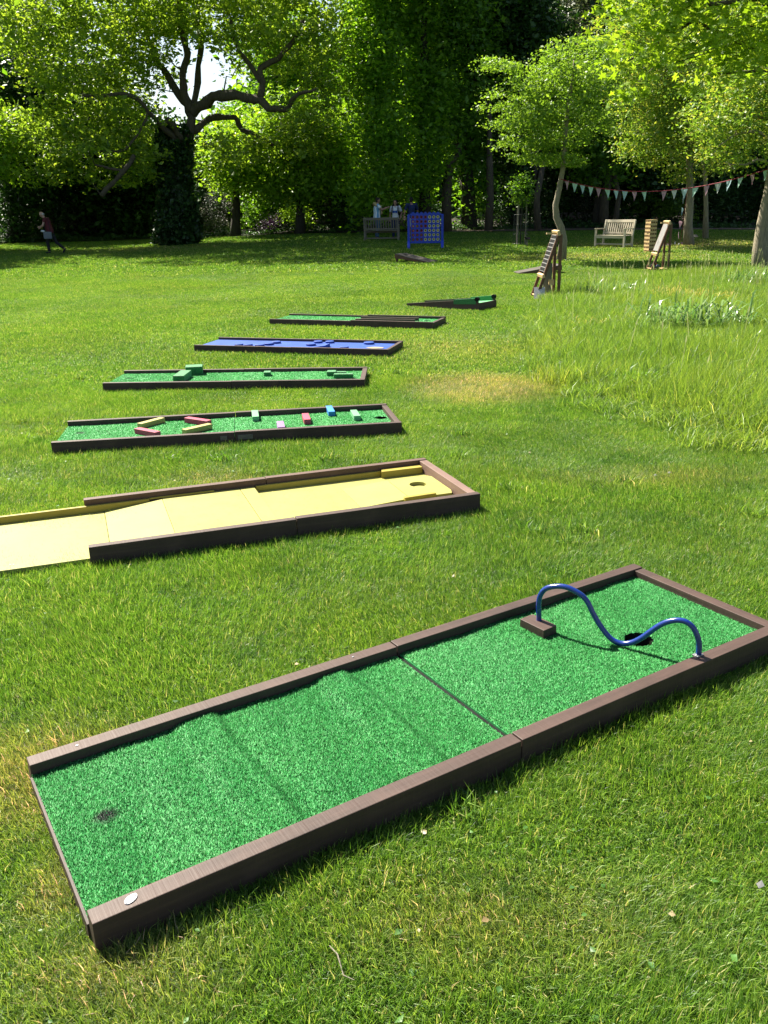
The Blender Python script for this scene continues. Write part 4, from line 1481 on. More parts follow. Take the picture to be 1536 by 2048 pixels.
# --- farthest lane: short ramp
a6 = math.atan2(14.58 - 15.46, 1.63 - .471)
t6 = thing('minigolf_ramp', 'short tilted ramp lane with green turf at its raised right end, farthest of the lanes', 'minigolf lane', (.471, 15.43, 0), a6, 'minigolf lanes set out across the lawn')
L6, W6 = 1.45, .60
for y in (.022, W6 - .022):
    def zt_(x):
        return .07 + .13 * x / L6
    MB().add([(x, y + s__, z) for s__ in (-.022, .022) for x, z in ((0, .0), (L6, .0), (L6, zt_(L6)), (0, zt_(0)))],
             [(0, 1, 2, 3), (7, 6, 5, 4), (0, 4, 5, 1), (1, 5, 6, 2), (2, 6, 7, 3), (3, 7, 4, 0)]).build('side_board', M['wood'], t6)
    MB().add([(x, y + s__, z) for s__ in (-.028, .028) for x, z in ((.98, .10), (L6 - .03, .12), (L6 - .03, zt_(L6) + .018), (.98, zt_(.98) + .014))],
             [(0, 1, 2, 3), (7, 6, 5, 4), (0, 4, 5, 1), (1, 5, 6, 2), (2, 6, 7, 3), (3, 7, 4, 0)]).build('turf_sleeve', M['turf_dark'], t6)
    MB().tube([(L6 - .02, y - .03, zt_(L6) + .0), (L6 - .02, y + .03, zt_(L6) + .0)], .035, 10).build('end_roll', M['black'], t6)
MB().prism([(0.01, .046), (L6, .046), (L6, W6 - .046), (0.01, W6 - .046)], [0, 0, 0, 0], [.025, .14, .14, .025]).build('ramp_floor', M['turf_mid'], t6)
MB().box((L6 + .012, W6 / 2, .07), (.022, W6, .14)).build('end_board', M['wood_y'], t6)


# ------------------------------------------------------------------ bean bag boards
def bag_board(label, high, low, width, hh_):
    "sloping board from its high end to its low end, both ground points"
    hi, lo = np.array(high[:2]), np.array(low[:2])
    d = lo - hi
    Ln = np.linalg.norm(d)
    t = thing('bean_bag_board', label, 'bean bag board', (hi[0], hi[1], float(gz(*hi))), math.atan2(d[1], d[0]), 'bean bag toss boards on the lawn')
    hx, hy, hr = .22, 0, .08
    nseg, top = 32, []
    x0, x1, y0, y1 = 0, Ln, -width / 2, width / 2
    zz_ = lambda x: hh_ * (1 - x / Ln) + .04
    out_, inn = [], []
    for k in range(nseg):
        a = 6.2832 * (k + .5) / nseg
        c, s = math.cos(a), math.sin(a)
        m_ = min((x1 - hx) / c if c > 0 else (x0 - hx) / c, (y1 - hy) / s if s > 0 else (y0 - hy) / s)
        out_.append((hx + c * m_, hy + s * m_))
        inn.append((hx + c * hr, hy + s * hr))
    out_ += []
    vs = [(x, y, zz_(x)) for x, y in out_ + inn] + [(x, y, zz_(x) - .018) for x, y in out_ + inn]
    fs = []
    n2 = 2 * nseg
    for k in range(nseg):
        q = (k + 1) % nseg
        fs += [(k, q, nseg + q, nseg + k), (n2 + nseg + k, n2 + nseg + q, n2 + q, n2 + k), (nseg + k, nseg + q, n2 + nseg + q, n2 + nseg + k), (n2 + k, n2 + q, q, k)]
    MB().add(vs, fs).build('deck', M['deck_dark'], t)
    for y in (y0 + .02, y1 - .02):
        MB().add([(x, y + s__, z) for s__ in (-.014, .014) for x, z in ((.01, zz_(0) - .13), (Ln, .0), (Ln, .02), (.01, zz_(0) - .02))],
                 [(0, 1, 2, 3), (7, 6, 5, 4), (0, 4, 5, 1), (1, 5, 6, 2), (2, 6, 7, 3), (3, 7, 4, 0)]).build('side_rail', M['frame_brown'], t)
        MB().bar((.06, y * .9, 0), (.06, y * .9, zz_(.06) - .03), .04, .06).build('leg', M['frame_brown'], t)
    MB().box((.012, 0, hh_ - .04), (.02, width - .06, .12)).build('head_board', M['frame_brown'], t)


a = G(800, 524)
bag_board('weathered grey sloping bean bag board in front of the blue game frame', a, a + np.array([1.0, -.72, 0]), .62, .22)
a = G(1118, 546)
bag_board('dark sloping bean bag board behind the first easel', a + np.array([.0, .05, 0]), a + np.array([-1.12, -.05, 0]), .62, .18)


# ------------------------------------------------------------------ easel games
def easel(label, base, kind):
    # side on: local x = towards the rear leg, y = across
    t = thing('game_easel', label, 'game easel', base, R(0) if kind == 0 else R(-3), 'wooden game easels on the lawn')
    H_, dp, w = 1.20, .42, .50
    for y in (0, w):
        MB().bar((0, y, 0), (dp - .03, y, H_), .035, .055, up=(-1, 0, .3)).build('front_leg', M['frame_brown'], t)
        MB().bar((dp, y, 0), (dp - .01, y, H_ - .04), .035, .055, up=(1, 0, 0)).build('rear_leg', M['frame_brown'], t)
        MB().bar((.0, y, .035), (dp, y, .035), .03, .04).build('foot_rail', M['frame_brown'], t)
    sl = (dp - .03) / H_
    MB().bar((dp - .05, -.02, H_ - .02), (dp - .05, w + .02, H_ - .02), .05, .09, up=(-.35, 0, 1)).build('top_rail', M['pine'], t)
    zl = .42
    MB().bar((sl * zl - .015, -.02, zl), (sl * zl - .015, w + .02, zl), .05, .06, up=(-.35, 0, 1)).build('lower_rail', M['pine'], t)
    # game board filling the upper part of the sloping front
    a_ = math.atan2(sl, 1)
    bh = .68
    T = Matrix.Rotation(a_, 4, 'Y')
    c = Vector((sl * (zl + .40) - .022, w / 2, zl + .40))
    bm_ = M['white']
    MB().box(c, (.022, w - .045, bh), mat=T).build('game_board', bm_, t)
    if kind == 0:
        for i in range(9):
            for j in range(3):
                q = c + T @ Vector((-.0125, (j - 1) * .145, -.30 + i * .075))
                MB().box(q, (.004, .128, .058), mat=T).build('number_tile', M['black'], t)
        MB().box((.25, w * .55, .36), (.16, .02, .56), rz=R(4)).build('grey_panel', M['greyboard'], t)
        o_ = MB().box((.05, -.05, .12), (.20, .014, .24), mat=Matrix.Rotation(R(-8), 4, 'Z') @ Matrix.Rotation(R(-32), 4, 'X')).build('speckled_panel', M['speckle'], t)
        MB().box((.30, .14, .30), (.10, .03, .10)).build('hanging_bag', M['pine'], t)
    else:
        for x, y, z, m_ in ((.05, .10, .13, 'black'), (.13, .20, .12, 'black'), (.17, .05, .11, 'darkblue'), (.10, .02, .19, 'redball')):
            MB().ball((x, y, z), .058 if m_ != 'redball' else .035).build('ball', M[m_], t, smooth_=True)
    for k in range(5):
        MB().box((.03 + k * .09, w / 2, .062), (.055, w - .02, .015)).build('shelf_slat', M['pine'], t)
    MB().bar((dp - .06, w * .2, H_ - .03), (dp - .28, w * .2 - .12, H_ - .02), .03, .03).build('hoop_bracket', M['pine'], t)
    return t


M['speckle'] = paint('speckled_panel', (.62, .60, .58), (.25, .22, .2), .6, 60, 0)
M['darkblue'] = paint('dark_ball', (.01, .02, .06), None, .35)
M['redball'] = paint('red_ball', (.45, .02, .03), None, .35)
easel('brown wooden easel with black number board, left one, beside the long grass', G(1072, 599), 0)
easel('brown wooden easel with white board and balls on its shelf', G(1302, 543), 1)


# ------------------------------------------------------------------ giant four-in-a-row
def four_in_row():
    b = G(851, 498)
    t = thing('four_in_a_row_frame', 'giant blue four in a row game with red and yellow rings', 'garden game', b, R(-4))
    Wd, H_ = 1.16, 1.05
    z0 = .22
    cw, chh = (Wd - .08) / 7, (H_ - .10) / 6
    r_ = .058
    # perforated panel: each cell a square with a round hole
    vs, fs = [], []
    ns = 16
    for side in (-.035, .035):
        for i in range(7):
            for j in range(6):
                cx, cz = -Wd / 2 + .04 + cw * (i + .5), z0 + .05 + chh * (j + .5)
                o_ = len(vs)
                for k in range(ns):
                    a = 6.2832 * (k + .5) / ns
                    c, s = math.cos(a), math.sin(a)
                    m_ = min(cw / 2 / abs(c), chh / 2 / abs(s))
                    vs.append((cx + c * m_, side, cz + s * m_))
                for k in range(ns):
                    a = 6.2832 * (k + .5) / ns
                    vs.append((cx + r_ * math.cos(a), side, cz + r_ * math.sin(a)))
                for k in range(ns):
                    q = (k + 1) % ns
                    f = (o_ + k, o_ + q, o_ + ns + q, o_ + ns + k)
                    fs.append(f if side < 0 else f[::-1])
    MB().add(vs, fs).build('perforated_panel', M['connect'], t)
    for i in range(8):
        x = -Wd / 2 + .04 + cw * i
        MB().box((x, 0, z0 + H_ / 2), (.012, .068, H_ - .1)).build('divider', M['connect'], t)
    for z in (z0 + .02, z0 + H_ - .03):
        MB().box((0, 0, z), (Wd, .075, .055)).build('rail', M['connect'], t)
    for i in range(7):
        x = -Wd / 2 + .04 + cw * (i + .5)
        MB().tube([(x, -.035, z0 + H_ - .01), (x, .035, z0 + H_ - .01)], .06, 12).build('scallop', M['connect'], t)
    for s in (-1, 1):
        x = s * (Wd / 2 + .05)
        MB().box((x, 0, .62), (.09, .10, 1.24)).build('side_post', M['connect'], t, .01)
        for q in (-1, 1):
            MB().add([(x + e, y, z) for e in (-.05, .05) for y, z in ((q * .05, .30), (q * .05, .14), (q * .22, 0), (q * .30, 0), (q * .28, .10))],
                     [(0, 1, 2, 3, 4), (9, 8, 7, 6, 5), (0, 5, 6, 1), (1, 6, 7, 2), (2, 7, 8, 3), (3, 8, 9, 4), (4, 9, 5, 0)]).build('foot', M['connect'], t)
    # rings
    def ring(x, z, m_):
        n_s = 18
        vs, fs = [], []
        for k in range(n_s):
            a = 6.2832 * k / n_s
            for rr, y in ((.062, -.02), (.062, .02), (.028, .02), (.028, -.02)):
                vs.append((x + rr * math.cos(a), y, z + rr * math.sin(a)))
        for k in range(n_s):
            q = (k + 1) % n_s
            for e in range(4):
                f = (e + 1) % 4
                fs.append((k * 4 + e, q * 4 + e, q * 4 + f, k * 4 + f))
        MB().add(vs, fs).build('ring', M[m_], t)
    for i in range(7):
        for j in range(6):
            red = i < 3 or (i == 3 and j >= 3)
            x = -Wd / 2 + .04 + cw * (i + .5)
            z = z0 + .05 + chh * (j + .5)
            ring(x, z, 'redc' if red else 'yelc')


four_in_row()


# ------------------------------------------------------------------ giant block tower
def tower():
    b = G(1298, 505)
    t = thing('block_tower', 'tall tower of stacked pine blocks between the bench and second easel', 'garden game', b, R(22))
    MB().box((0, 0, .012), (.40, .40, .024)).build('base_board', M['pine'], t)
    me = None
    z = .024
    for k in range(17):
        for j in (-1, 0, 1):
            ln = .264
            o = MB().box((0, 0, 0), (ln, .084, .056)).build('block', [M['pine']], t) if me is None else link('block', me, t)
            me = me or o.data
            odd = k % 2
            off = j * .0885 + rng.normal() * .001
            o.location = (rng.normal() * .004 if not odd else off, off if not odd else rng.normal() * .004, z + .028)
            o.rotation_euler = (0, 0, (math.pi / 2 if odd else 0) + rng.normal() * .01)
            if not odd:
                e = MB().box((0, 0, 0), (.004, .066, .048)).build('end_plate', M['pine_end'], o)
                e.location = (-.1335, 0, 0)
            else:
                e = MB().box((0, 0, 0), (.004, .066, .048)).build('end_plate', M['pine_end'], o)
                e.location = (-.1335, 0, 0)
        z += .0605


tower()


# ------------------------------------------------------------------ benches
def bench(label, base, rz, mat, slats=13, wd=1.25):
    # local x along the seat, +y is the way the sitter faces
    t = thing('garden_bench', label, 'bench', base, rz, 'slatted garden benches on the lawn')
    h2 = wd / 2
    m_ = M[mat]
    for s in (-1, 1):
        MB().bar((s * h2, .24, 0), (s * h2, .24, .64), .06, .06, up=(0, 1, 0)).build('front_leg', m_, t, .004)
        MB().bar((s * h2, -.24, 0), (s * h2, -.24, .42), .06, .07, up=(0, 1, 0)).build('rear_leg', m_, t, .004)
        MB().bar((s * h2, -.24, .42), (s * h2, -.36, .96), .06, .06, up=(0, 1, 0)).build('back_post', m_, t, .004)
        MB().bar((s * h2, -.30, .655), (s * h2, .30, .655), .065, .035).build('armrest', m_, t, .004)
        MB().bar((s * h2, -.22, .12), (s * h2, .22, .12), .035, .05).build('side_rail', m_, t)
    MB().bar((-h2, .24, .37), (h2, .24, .37), .03, .08).build('front_rail', m_, t)
    MB().bar((-h2, 0, .12), (h2, 0, .12), .03, .05).build('stretcher', m_, t)
    for k in range(5):
        MB().box((0, -.19 + k * .105, .425), (wd - .07, .085, .022)).build('seat_slat', m_, t)
    MB().bar((-h2, -.352, .91), (h2, -.352, .91), .04, .10, up=(0, -.2, 1)).build('top_rail', m_, t, .004)
    MB().bar((-h2, -.258, .50), (h2, -.258, .50), .035, .055, up=(0, -.2, 1)).build('lower_back_rail', m_, t)
    for k in range(slats):
        x = -h2 + .08 + (wd - .16) * k / (slats - 1)
        MB().bar((x, -.262, .52), (x, -.343, .87), .018, .045, up=(1, 0, 0)).build('back_slat', m_, t)
    return t


bb = G(1226, 495)
bench('pale sunlit oak bench with vertical back slats beside the block tower', bb, math.atan2(-.64, -.77) + R(90) - R(90) + R(0) - R(90) + R(90) - math.pi / 2, 'oak', 13, 1.25)
bb = G(764, 482)
bench('grey shaded bench seen from behind beside the blue game frame', bb, R(-6), 'oak_grey', 13, 1.45)


# ------------------------------------------------------------------ sapling, stakes, signs
def sapling():
    b = G(1040, 492)
    d = b[1]
    k = d / F
    t = thing('staked_sapling', 'young sapling tied between stakes inside a wire guard', 'tree', b)
    MB().tube([(0, 0, 0), (.03, 0, 1.2), (0, 0, 2.2)], [.03, .022, .012], 6).build('trunk', M['bark_dark'], t, smooth_=True)
    P, cl, cc = crown_points([(np.array([0, 0, 2.0]), np.array([.45, .4, .55]), 1)], 40, 22, .25, .7)
    link('crown', leaves_mesh('crown', P, .10, M['lf_hornbeam'], cl), t)
    for x, y in ((-.12, -.1), (.2, .05), (-.1, .2)):
        MB().tube([(x, y, -.02), (x, y, 1.62)], .028, 8).build('stake', M['oak_grey'], t)
    mb = MB()
    n = 18
    for i in range(n):
        a = 6.2832 * i / n
        mb.tube([(.28 * math.cos(a), .28 * math.sin(a), 0), (.28 * math.cos(a), .28 * math.sin(a), 1.15)], .0035, 4)
    for z in (.1, .45, .8, 1.15):
        mb.tube([(.28 * math.cos(6.2832 * i / 18), .28 * math.sin(6.2832 * i / 18), z) for i in range(19)], .004, 4, cap=False)
    mb.build('wire_guard', M['galv_dark'], t)


M['galv_dark'] = paint('dark_wire', (.05, .06, .05), None, .5)
sapling()


def plaque(label, px, py, hgt, wd, m_):
    b = G(px, py)
    t = thing('plant_sign', label, 'sign', b, R(15), 'small plant signs')
    MB().box((0, 0, hgt / 2), (.03, .03, hgt)).build('post', M['oak_grey'], t)
    MB().box((0, -.03, hgt), (wd, .012, .13), mat=Matrix.Rotation(R(-52), 4, 'X')).build('plate', M[m_], t)


plaque('small dark plant sign beside the staked sapling', 1054, 493, .30, .22, 'black')
plaque('small dark plant sign right of the yellow tree trunk', 1386, 491, .34, .26, 'oak_grey')


# ------------------------------------------------------------------ bunting
M['flag_white'] = leafy('flag_white', [(0, (.52, .54, .54)), (1, (.66, .68, .68))], (1, 1, 1), .35, .9, .1)
M['flag_blue'] = leafy('flag_blue', [(0, (.36, .50, .54)), (1, (.42, .58, .60))], (1, 1, 1), .35, .9, .1)
M['flag_green'] = leafy('flag_green', [(0, (.38, .56, .48)), (1, (.46, .62, .50))], (1, 1, 1), .35, .9, .1)
M['flag_pink'] = leafy('flag_pink', [(0, (.42, .26, .32)), (1, (.54, .34, .42))], (1, 1, 1), .35, .9, .1)


def flag_mesh(w, h, m_):
    vs = []
    fs = []
    rows = 5
    for r_ in range(rows):
        f = r_ / (rows - 1)
        ww = w * (1 - f) * .5 + .001
        y = .012 * math.sin(f * 4)
        vs += [(-ww, y, -f * h), (0, y + .01, -f * h), (ww, y - .006, -f * h)]
    for r_ in range(rows - 1):
        for c in range(2):
            a = r_ * 3 + c
            fs.append((a, a + 1, a + 4, a + 3))
    me = bpy.data.meshes.new('flag')
    me.from_pydata(vs, [], fs)
    me.materials.append(M[m_])
    return me


def bunting():
    a = at(1121, 358, d1 - .15)
    b = at(1560, 330, d4 - .1)
    # measured positions of the flags along the cord
    t = thing('bunting', 'string of pale triangular flags on a red cord hung between the garden trees', 'bunting', (a + b) / 2)
    o = (a + b) / 2
    n = 60
    dd = b - a

    def pt(f):
        return a + dd * f - np.array([0, 0, .46 * (1 - (2 * f - 1.0) ** 2)]) - o
    MB().tube([pt(i / n) for i in range(n + 1)], .011, 6).build('cord', M['cord'], t, smooth_=True)
    seq = ['pink', 'green', 'blue', 'green', 'pink', 'green', 'blue', 'blue', 'pink', 'green', 'pink', 'white', 'blue', 'green', 'pink', 'white', 'blue', 'green', 'pink', 'green']
    ms = {k: flag_mesh(.175, .255, 'flag_' + k) for k in ('pink', 'green', 'blue', 'white')}
    wanted = [1134, 1150, 1165, 1182, 1197, 1215, 1232, 1250, 1269, 1288, 1328, 1348, 1369, 1391, 1413, 1436, 1458, 1481, 1504, 1532]
    fr = np.linspace(0, 1, 400)
    W_ = np.array([pt(f) + o for f in fr]) - np.array([0, 0, CH])
    pxs = 768 + F * (W_ @ RT) / (W_ @ FW)
    ang = math.atan2(dd[1], dd[0])
    for p, c in zip(wanted, seq):
        f = np.interp(p, pxs, fr)
        q = link('flag', ms[c], t)
        q.location = tuple(pt(f))
        q.rotation_euler = (rng.normal() * .15, rng.normal() * .05, ang + rng.normal() * .25)
        q['label'] = {'pink': 'pink patterned', 'green': 'pale green', 'blue': 'pale blue', 'white': 'off white'}[c] + ' flag'
    # loose end hanging beside the yellow tree trunk
    t2_ = thing('loose_bunting', 'loose end of bunting hanging down beside the yellow tree trunk and heaped on the grass', 'bunting', at(1366, 490, d2 - .35))
    o2 = np.array(t2_.location)
    pts = [at(x, y, d2 - .35) - o2 for x, y in ((1376, 374), (1372, 400), (1368, 425), (1366, 450), (1360, 482))]
    MB().tube(pts, .008, 5).build('cord', M['cord'], t2_)
    for (x, y), c in zip(((1368, 395), (1366, 418), (1362, 444), (1358, 466)), ('white', 'blue', 'pink', 'pink')):
        q = link('flag', ms[c], t2_)
        q.location = tuple(at(x, y - 2, d2 - .35) - o2)
        q.rotation_euler = (0, .2 + rng.normal() * .1, rng.normal() * .7 + .6)
    for x, y, c in ((1350, 491, 'white'), (1358, 492, 'white'), (1366, 491, 'pink'), (1338, 493, 'pink'), (1372, 489, 'white'), (1330, 494, 'white')):
        q = link('flag', ms[c], t2_)
        g_ = G(x, y) - o2
        q.location = (g_[0], g_[1], g_[2] + .10)
        q.rotation_euler = (R(rng.uniform(-60, 60)), R(rng.uniform(-60, 60)), rng.uniform(0, 6))


bunting()


# ------------------------------------------------------------------ meadow weeds
def weed(label, px, py, rad, n, ln, m_, up=.5, cat='plant', w=.022):
    b = G(px, py)
    V, Fs = [], []
    for i in range(n):
        a = rng.uniform(0, 6.28)
        r0 = rad * math.sqrt(rng.random())
        p = np.array([r0 * math.cos(a) * 1.3, r0 * math.sin(a) * .7, 0])
        a = rng.uniform(0, 6.28)
        h = np.array([math.cos(a), math.sin(a), 0])
        L = ln * rng.uniform(.5, 1.2)
        e = rng.uniform(up, 1.45)
        p0 = p + [0, 0, rng.uniform(0, .18) * (ln / .3)]
        p1 = p0 + (h * math.cos(e) + np.array([0, 0, math.sin(e)])) * L * .5
        e2 = e - rng.uniform(.6, 1.5)
        p2 = p1 + (h * math.cos(e2) + np.array([0, 0, math.sin(e2)])) * L * .5
        s = np.array([-h[1], h[0], 0]) * w * .5 * rng.uniform(.7, 1.2)
        k = len(V)
        V += [p0 - s * .4, p0 + s * .4, p1 + s, p1 - s, p2]
        Fs += [(k, k + 1, k + 2), (k, k + 2, k + 3), (k + 3, k + 2, k + 4)]
    me = fast_mesh('weed_clump', np.array(V), np.array(Fs), M[m_], np.repeat(rng.random(n), 3))
    o = link('weed_clump', me)
    o.location = tuple(b)
    tag(o, label, cat, 'weed clumps in the long grass')


foliage('lf_iris', [(0, (.06, .13, .035)), (.5, (.13, .235, .065)), (1, (.26, .35, .14))], (1.2, 1.3, .7), .35, rough=.3)
foliage('lf_straw', [(0, (.30, .26, .05)), (.5, (.42, .36, .08)), (1, (.55, .46, .14))], (1.2, 1.1, .7), .35)
weed('large blue green clump of arching strap leaves in the long grass', 1380, 672, .60, 330, .48, 'lf_iris', .35, w=.024)
weed('low spreading clump of grey green leaves below the arching one', 1440, 712, .55, 260, .22, 'lf_iris', .4, w=.02)
weed('dark green tuft where the mown and long grass meet', 1275, 785, .22, 260, .22, 'lf_hornbeam', .6, w=.012)
weed('yellow withered tuft near the left edge of the long grass', 1172, 668, .20, 90, .20, 'lf_straw', .6, w=.008)
weed('yellow withered patch behind the arching clump', 1385, 612, .55, 200, .30, 'lf_straw', .6, w=.008)
weed('grey green grassy clump behind the first easel side', 1215, 600, .5, 240, .35, 'lf_iris', .7, w=.012)
weed('grey green tall clump at the right rear of the long grass', 1500, 580, .6, 240, .45, 'lf_iris', .7, w=.014)
weed('yellow withered patch in the middle of the long grass', 1345, 600, .3, 90, .28, 'lf_straw', .6, w=.008)


# ------------------------------------------------------------------ people
def skin(name, a, b):
    M[name] = paint(name, a, b, .55, 20, 0)


skin('skin_light', (.50, .30, .22), (.44, .26, .19))
skin('skin_mid', (.36, .20, .13), (.32, .18, .12))
for nm, c in (('maroon', (.10, .012, .02)), ('blackcloth', (.012, .012, .016)), ('jeans', (.04, .09, .17)), ('navy', (.008, .02, .09)), ('whitecloth', (.70, .72, .75)), ('greyshorts', (.38, .42, .46)), ('tan', (.42, .32, .16)), ('hairdark', (.012, .009, .008)), ('hairgrey', (.45, .42, .40)), ('greybag', (.16, .18, .2)), ('bluecloth', (.02, .08, .35))):
    M[nm] = paint(nm, c, tuple(x * .8 for x in c), .8, 30, 0)
m, nt, bs, out = new_mat('striped_cloth')
tcx = nt.nodes.new('ShaderNodeTexCoord')
wv = N(nt, 'ShaderNodeTexWave', Scale=5.0)
nt.links.new(tcx.outputs['Object'], wv.inputs[0])
nt.links.new(ramp(nt, wv.outputs['Fac'], [(.45, (.72, .75, .78)), (.55, (.14, .32, .55))]), bs.inputs['Base Color'])
bs.inputs['Roughness'].default_value = .8
M['stripes'] = m


def remeshed(mb, name, mat, parent, vox=.014, it=3):
    o = mb.build(name, mat, parent, smooth_=True)
    r_ = o.modifiers.new('remesh', 'REMESH')
    r_.mode = 'VOXEL'
    r_.voxel_size = vox
    r_.use_smooth_shade = True
    s = o.modifiers.new('smooth', 'SMOOTH')
    s.iterations = it
    s.factor = .5
    return o


def hand(mb, wrist, d, palm_n, curl=.5):
    "palm, four unequal fingers and a thumb"
    d = Vector(d).normalized()
    n = Vector(palm_n)
    n = (n - d * n.dot(d)).normalized()
    s = d.cross(n)
    w = Vector(wrist)
    pc_ = w + d * .045
    mb.tube([w, w + d * .05, w + d * .088], [.022, .030, .026], 8)
    for i, (off, ln) in enumerate(((-.028, .066), (-.010, .078), (.009, .073), (.026, .056))):
        b0 = w + d * .082 + s * off
        d1_ = (d + n * curl * .5).normalized()
        d2_ = (d + n * curl * 1.5).normalized()
        mb.tube([b0, b0 + d1_ * ln * .5, b0 + d1_ * ln * .5 + d2_ * ln * .5], [.0095, .0085, .007], 6)
    b0 = w + d * .03 - s * .026
    dt = (d * .7 - s * .75 + n * .3).normalized()
    mb.tube([b0, b0 + dt * .035, b0 + dt * .035 + (d * .9 + n * .3).normalized() * .03], [.013, .011, .008], 6)


def person(label, base, rz, J, mats, extras=None, head_dir=(0, 1, 0), hair='short', short_trousers=False, sleeves=.6):
    """J: joint positions in metres: hip, chest, neck, head, shoulders, elbows, wrists, knees, ankles (l, r). +y is forward."""
    t = thing('person', label, 'person', base, rz)
    v = {k: Vector(p) for k, p in J.items()}
    hd = Vector(head_dir).normalized()
    side = hd.cross(Vector((0, 0, 1))).normalized()
    up_ = side.cross(hd)
    b = MB()
    # torso, neck and head
    b.tube([v['hip'], v['hip'].lerp(v['chest'], .5), v['chest'], v['neck'] - Vector((0, 0, .03))], [.13, .125, .145, .09], 12)
    b.tube([v['neck'] - Vector((0, 0, .05)), v['head']], [.055, .05], 10)
    Rm = Matrix((side, hd, up_)).transposed()
    b.ball(v['head'] + up_ * .02, (.076, .095, .112), 18, 14, Rm)
    b.ball(v['head'] + hd * .035 - up_ * .05, (.052, .055, .055), 12, 8, Rm)       # jaw
    b.tube([v['head'] + hd * .088 + up_ * .025, v['head'] + hd * .115 - up_ * .012], [.010, .015], 6)   # nose
    for q in (-1, 1):
        b.ball(v['head'] + side * q * .078, (.012, .022, .033), 8, 6, Rm)
        b.ball(v['head'] + hd * .090 + side * q * .030 + up_ * .03, (.016, .008, .009), 8, 6, Rm)
    b.ball(v['head'] + hd * .092 - up_ * .045, (.024, .009, .009), 8, 6, Rm)       # mouth
    for q, sx in (('l', -1), ('r', 1)):
        b.tube([v['sh_' + q].lerp(v['chest'], .25), v['sh_' + q], v['sh_' + q].lerp(v['el_' + q], .5), v['el_' + q], v['el_' + q].lerp(v['wr_' + q], .4), v['wr_' + q]], [.055, .056, .047, .039, .037, .025], 9)
        dd = v['wr_' + q] - v['el_' + q]
        hand(b, v['wr_' + q], dd, Vector((-sx, .3, 0)), .6)
        hp = v['hip'] + Vector((sx * .085, 0, -.02))
        b.tube([hp, hp.lerp(v['kn_' + q], .5), v['kn_' + q], v['kn_' + q].lerp(v['an_' + q], .4), v['an_' + q]], [.088, .076, .055, .054, .036], 10)
    remeshed(b, 'body', M[mats['skin']], t, .0105, 2)
    # eyes
    for q in (-1, 1):
        MB().ball(v['head'] + hd * .096 + side * q * .030 + up_ * .03, (.008, .006, .006), 8, 6, Rm).build('eye', M['hairdark'], t)
    # shirt
    s = MB()
    s.tube([v['hip'] - Vector((0, 0, .06)), v['hip'] + Vector((0, 0, .05)), v['hip'].lerp(v['chest'], .5), v['chest'], v['neck'] - Vector((0, 0, .015))], [.155, .155, .148, .165, .075], 14)
    for q in 'lr':
        a, e = v['sh_' + q], v['el_' + q]
        s.tube([v['chest'].lerp(a, .5) + Vector((0, 0, .03)), a + Vector((0, 0, .005)), a.lerp(e, sleeves * .6), a.lerp(e, sleeves)], [.10, .076, .068, .064], 10)
    o = remeshed(s, 'shirt', M[mats['shirt']], t, .016, 3)
    # trousers
    s = MB()
    s.tube([v['hip'] + Vector((0, 0, .05)), v['hip'] - Vector((0, 0, .10))], [.14, .145], 12)
    for q, sx in (('l', -1), ('r', 1)):
        hp = v['hip'] + Vector((sx * .085, 0, -.02))
        k, an = v['kn_' + q], v['an_' + q]
        if short_trousers:
            s.tube([hp, hp.lerp(k, .5), hp.lerp(k, .92)], [.105, .10, .095], 10)
        else:
            s.tube([hp, hp.lerp(k, .5), k, k.lerp(an, .5), an.lerp(k, .06)], [.105, .093, .073, .066, .062], 10)
    remeshed(s, 'shorts' if short_trousers else 'trousers', M[mats['trousers']], t, .016, 3)
    for q, sx in (('l', -1), ('r', 1)):
        an = v['an_' + q]
        fd = v['toe_' + q] - an
        sh = MB()
        sh.tube([an - Vector((0, 0, .01)) - fd * .2, an - Vector((0, 0, .035)) + fd * .1, an.lerp(v['toe_' + q], .6), v['toe_' + q]], [.04, .05, .043, .032], 8)
        remeshed(sh, 'shoe', M[mats['shoes']], t, .012, 2)
    # hair
    hb = MB()
    if hair == 'short':
        hb.ball(v['head'] - hd * .014 + up_ * .045, (.083, .096, .098), 16, 10, Rm)
        hb.ball(v['head'] - hd * .04 - up_ * .005, (.076, .068, .085), 14, 10, Rm)
    elif hair == 'thin':
        hb.ball(v['head'] - hd * .045 - up_ * .01, (.080, .058, .06), 14, 10, Rm)
    else:
        hb.ball(v['head'] - hd * .014 + up_ * .042, (.086, .098, .100), 16, 10, Rm)
        hb.tube([v['head'] - hd * .05, v['head'] - hd * .07 - up_ * .16, v['head'] - hd * .06 - up_ * .26], [.08, .075, .04], 10)
        for q in (-1, 1):
            hb.tube([v['head'] + side * q * .06 + up_ * .03, v['head'] + side * q * .085 - up_ * .08, v['head'] + side * q * .08 - up_ * .2], [.03, .032, .02], 8)
    remeshed(hb, 'hair', M[mats['hair']], t, .012, 2)
    return t, v


def lie(p):
    return p


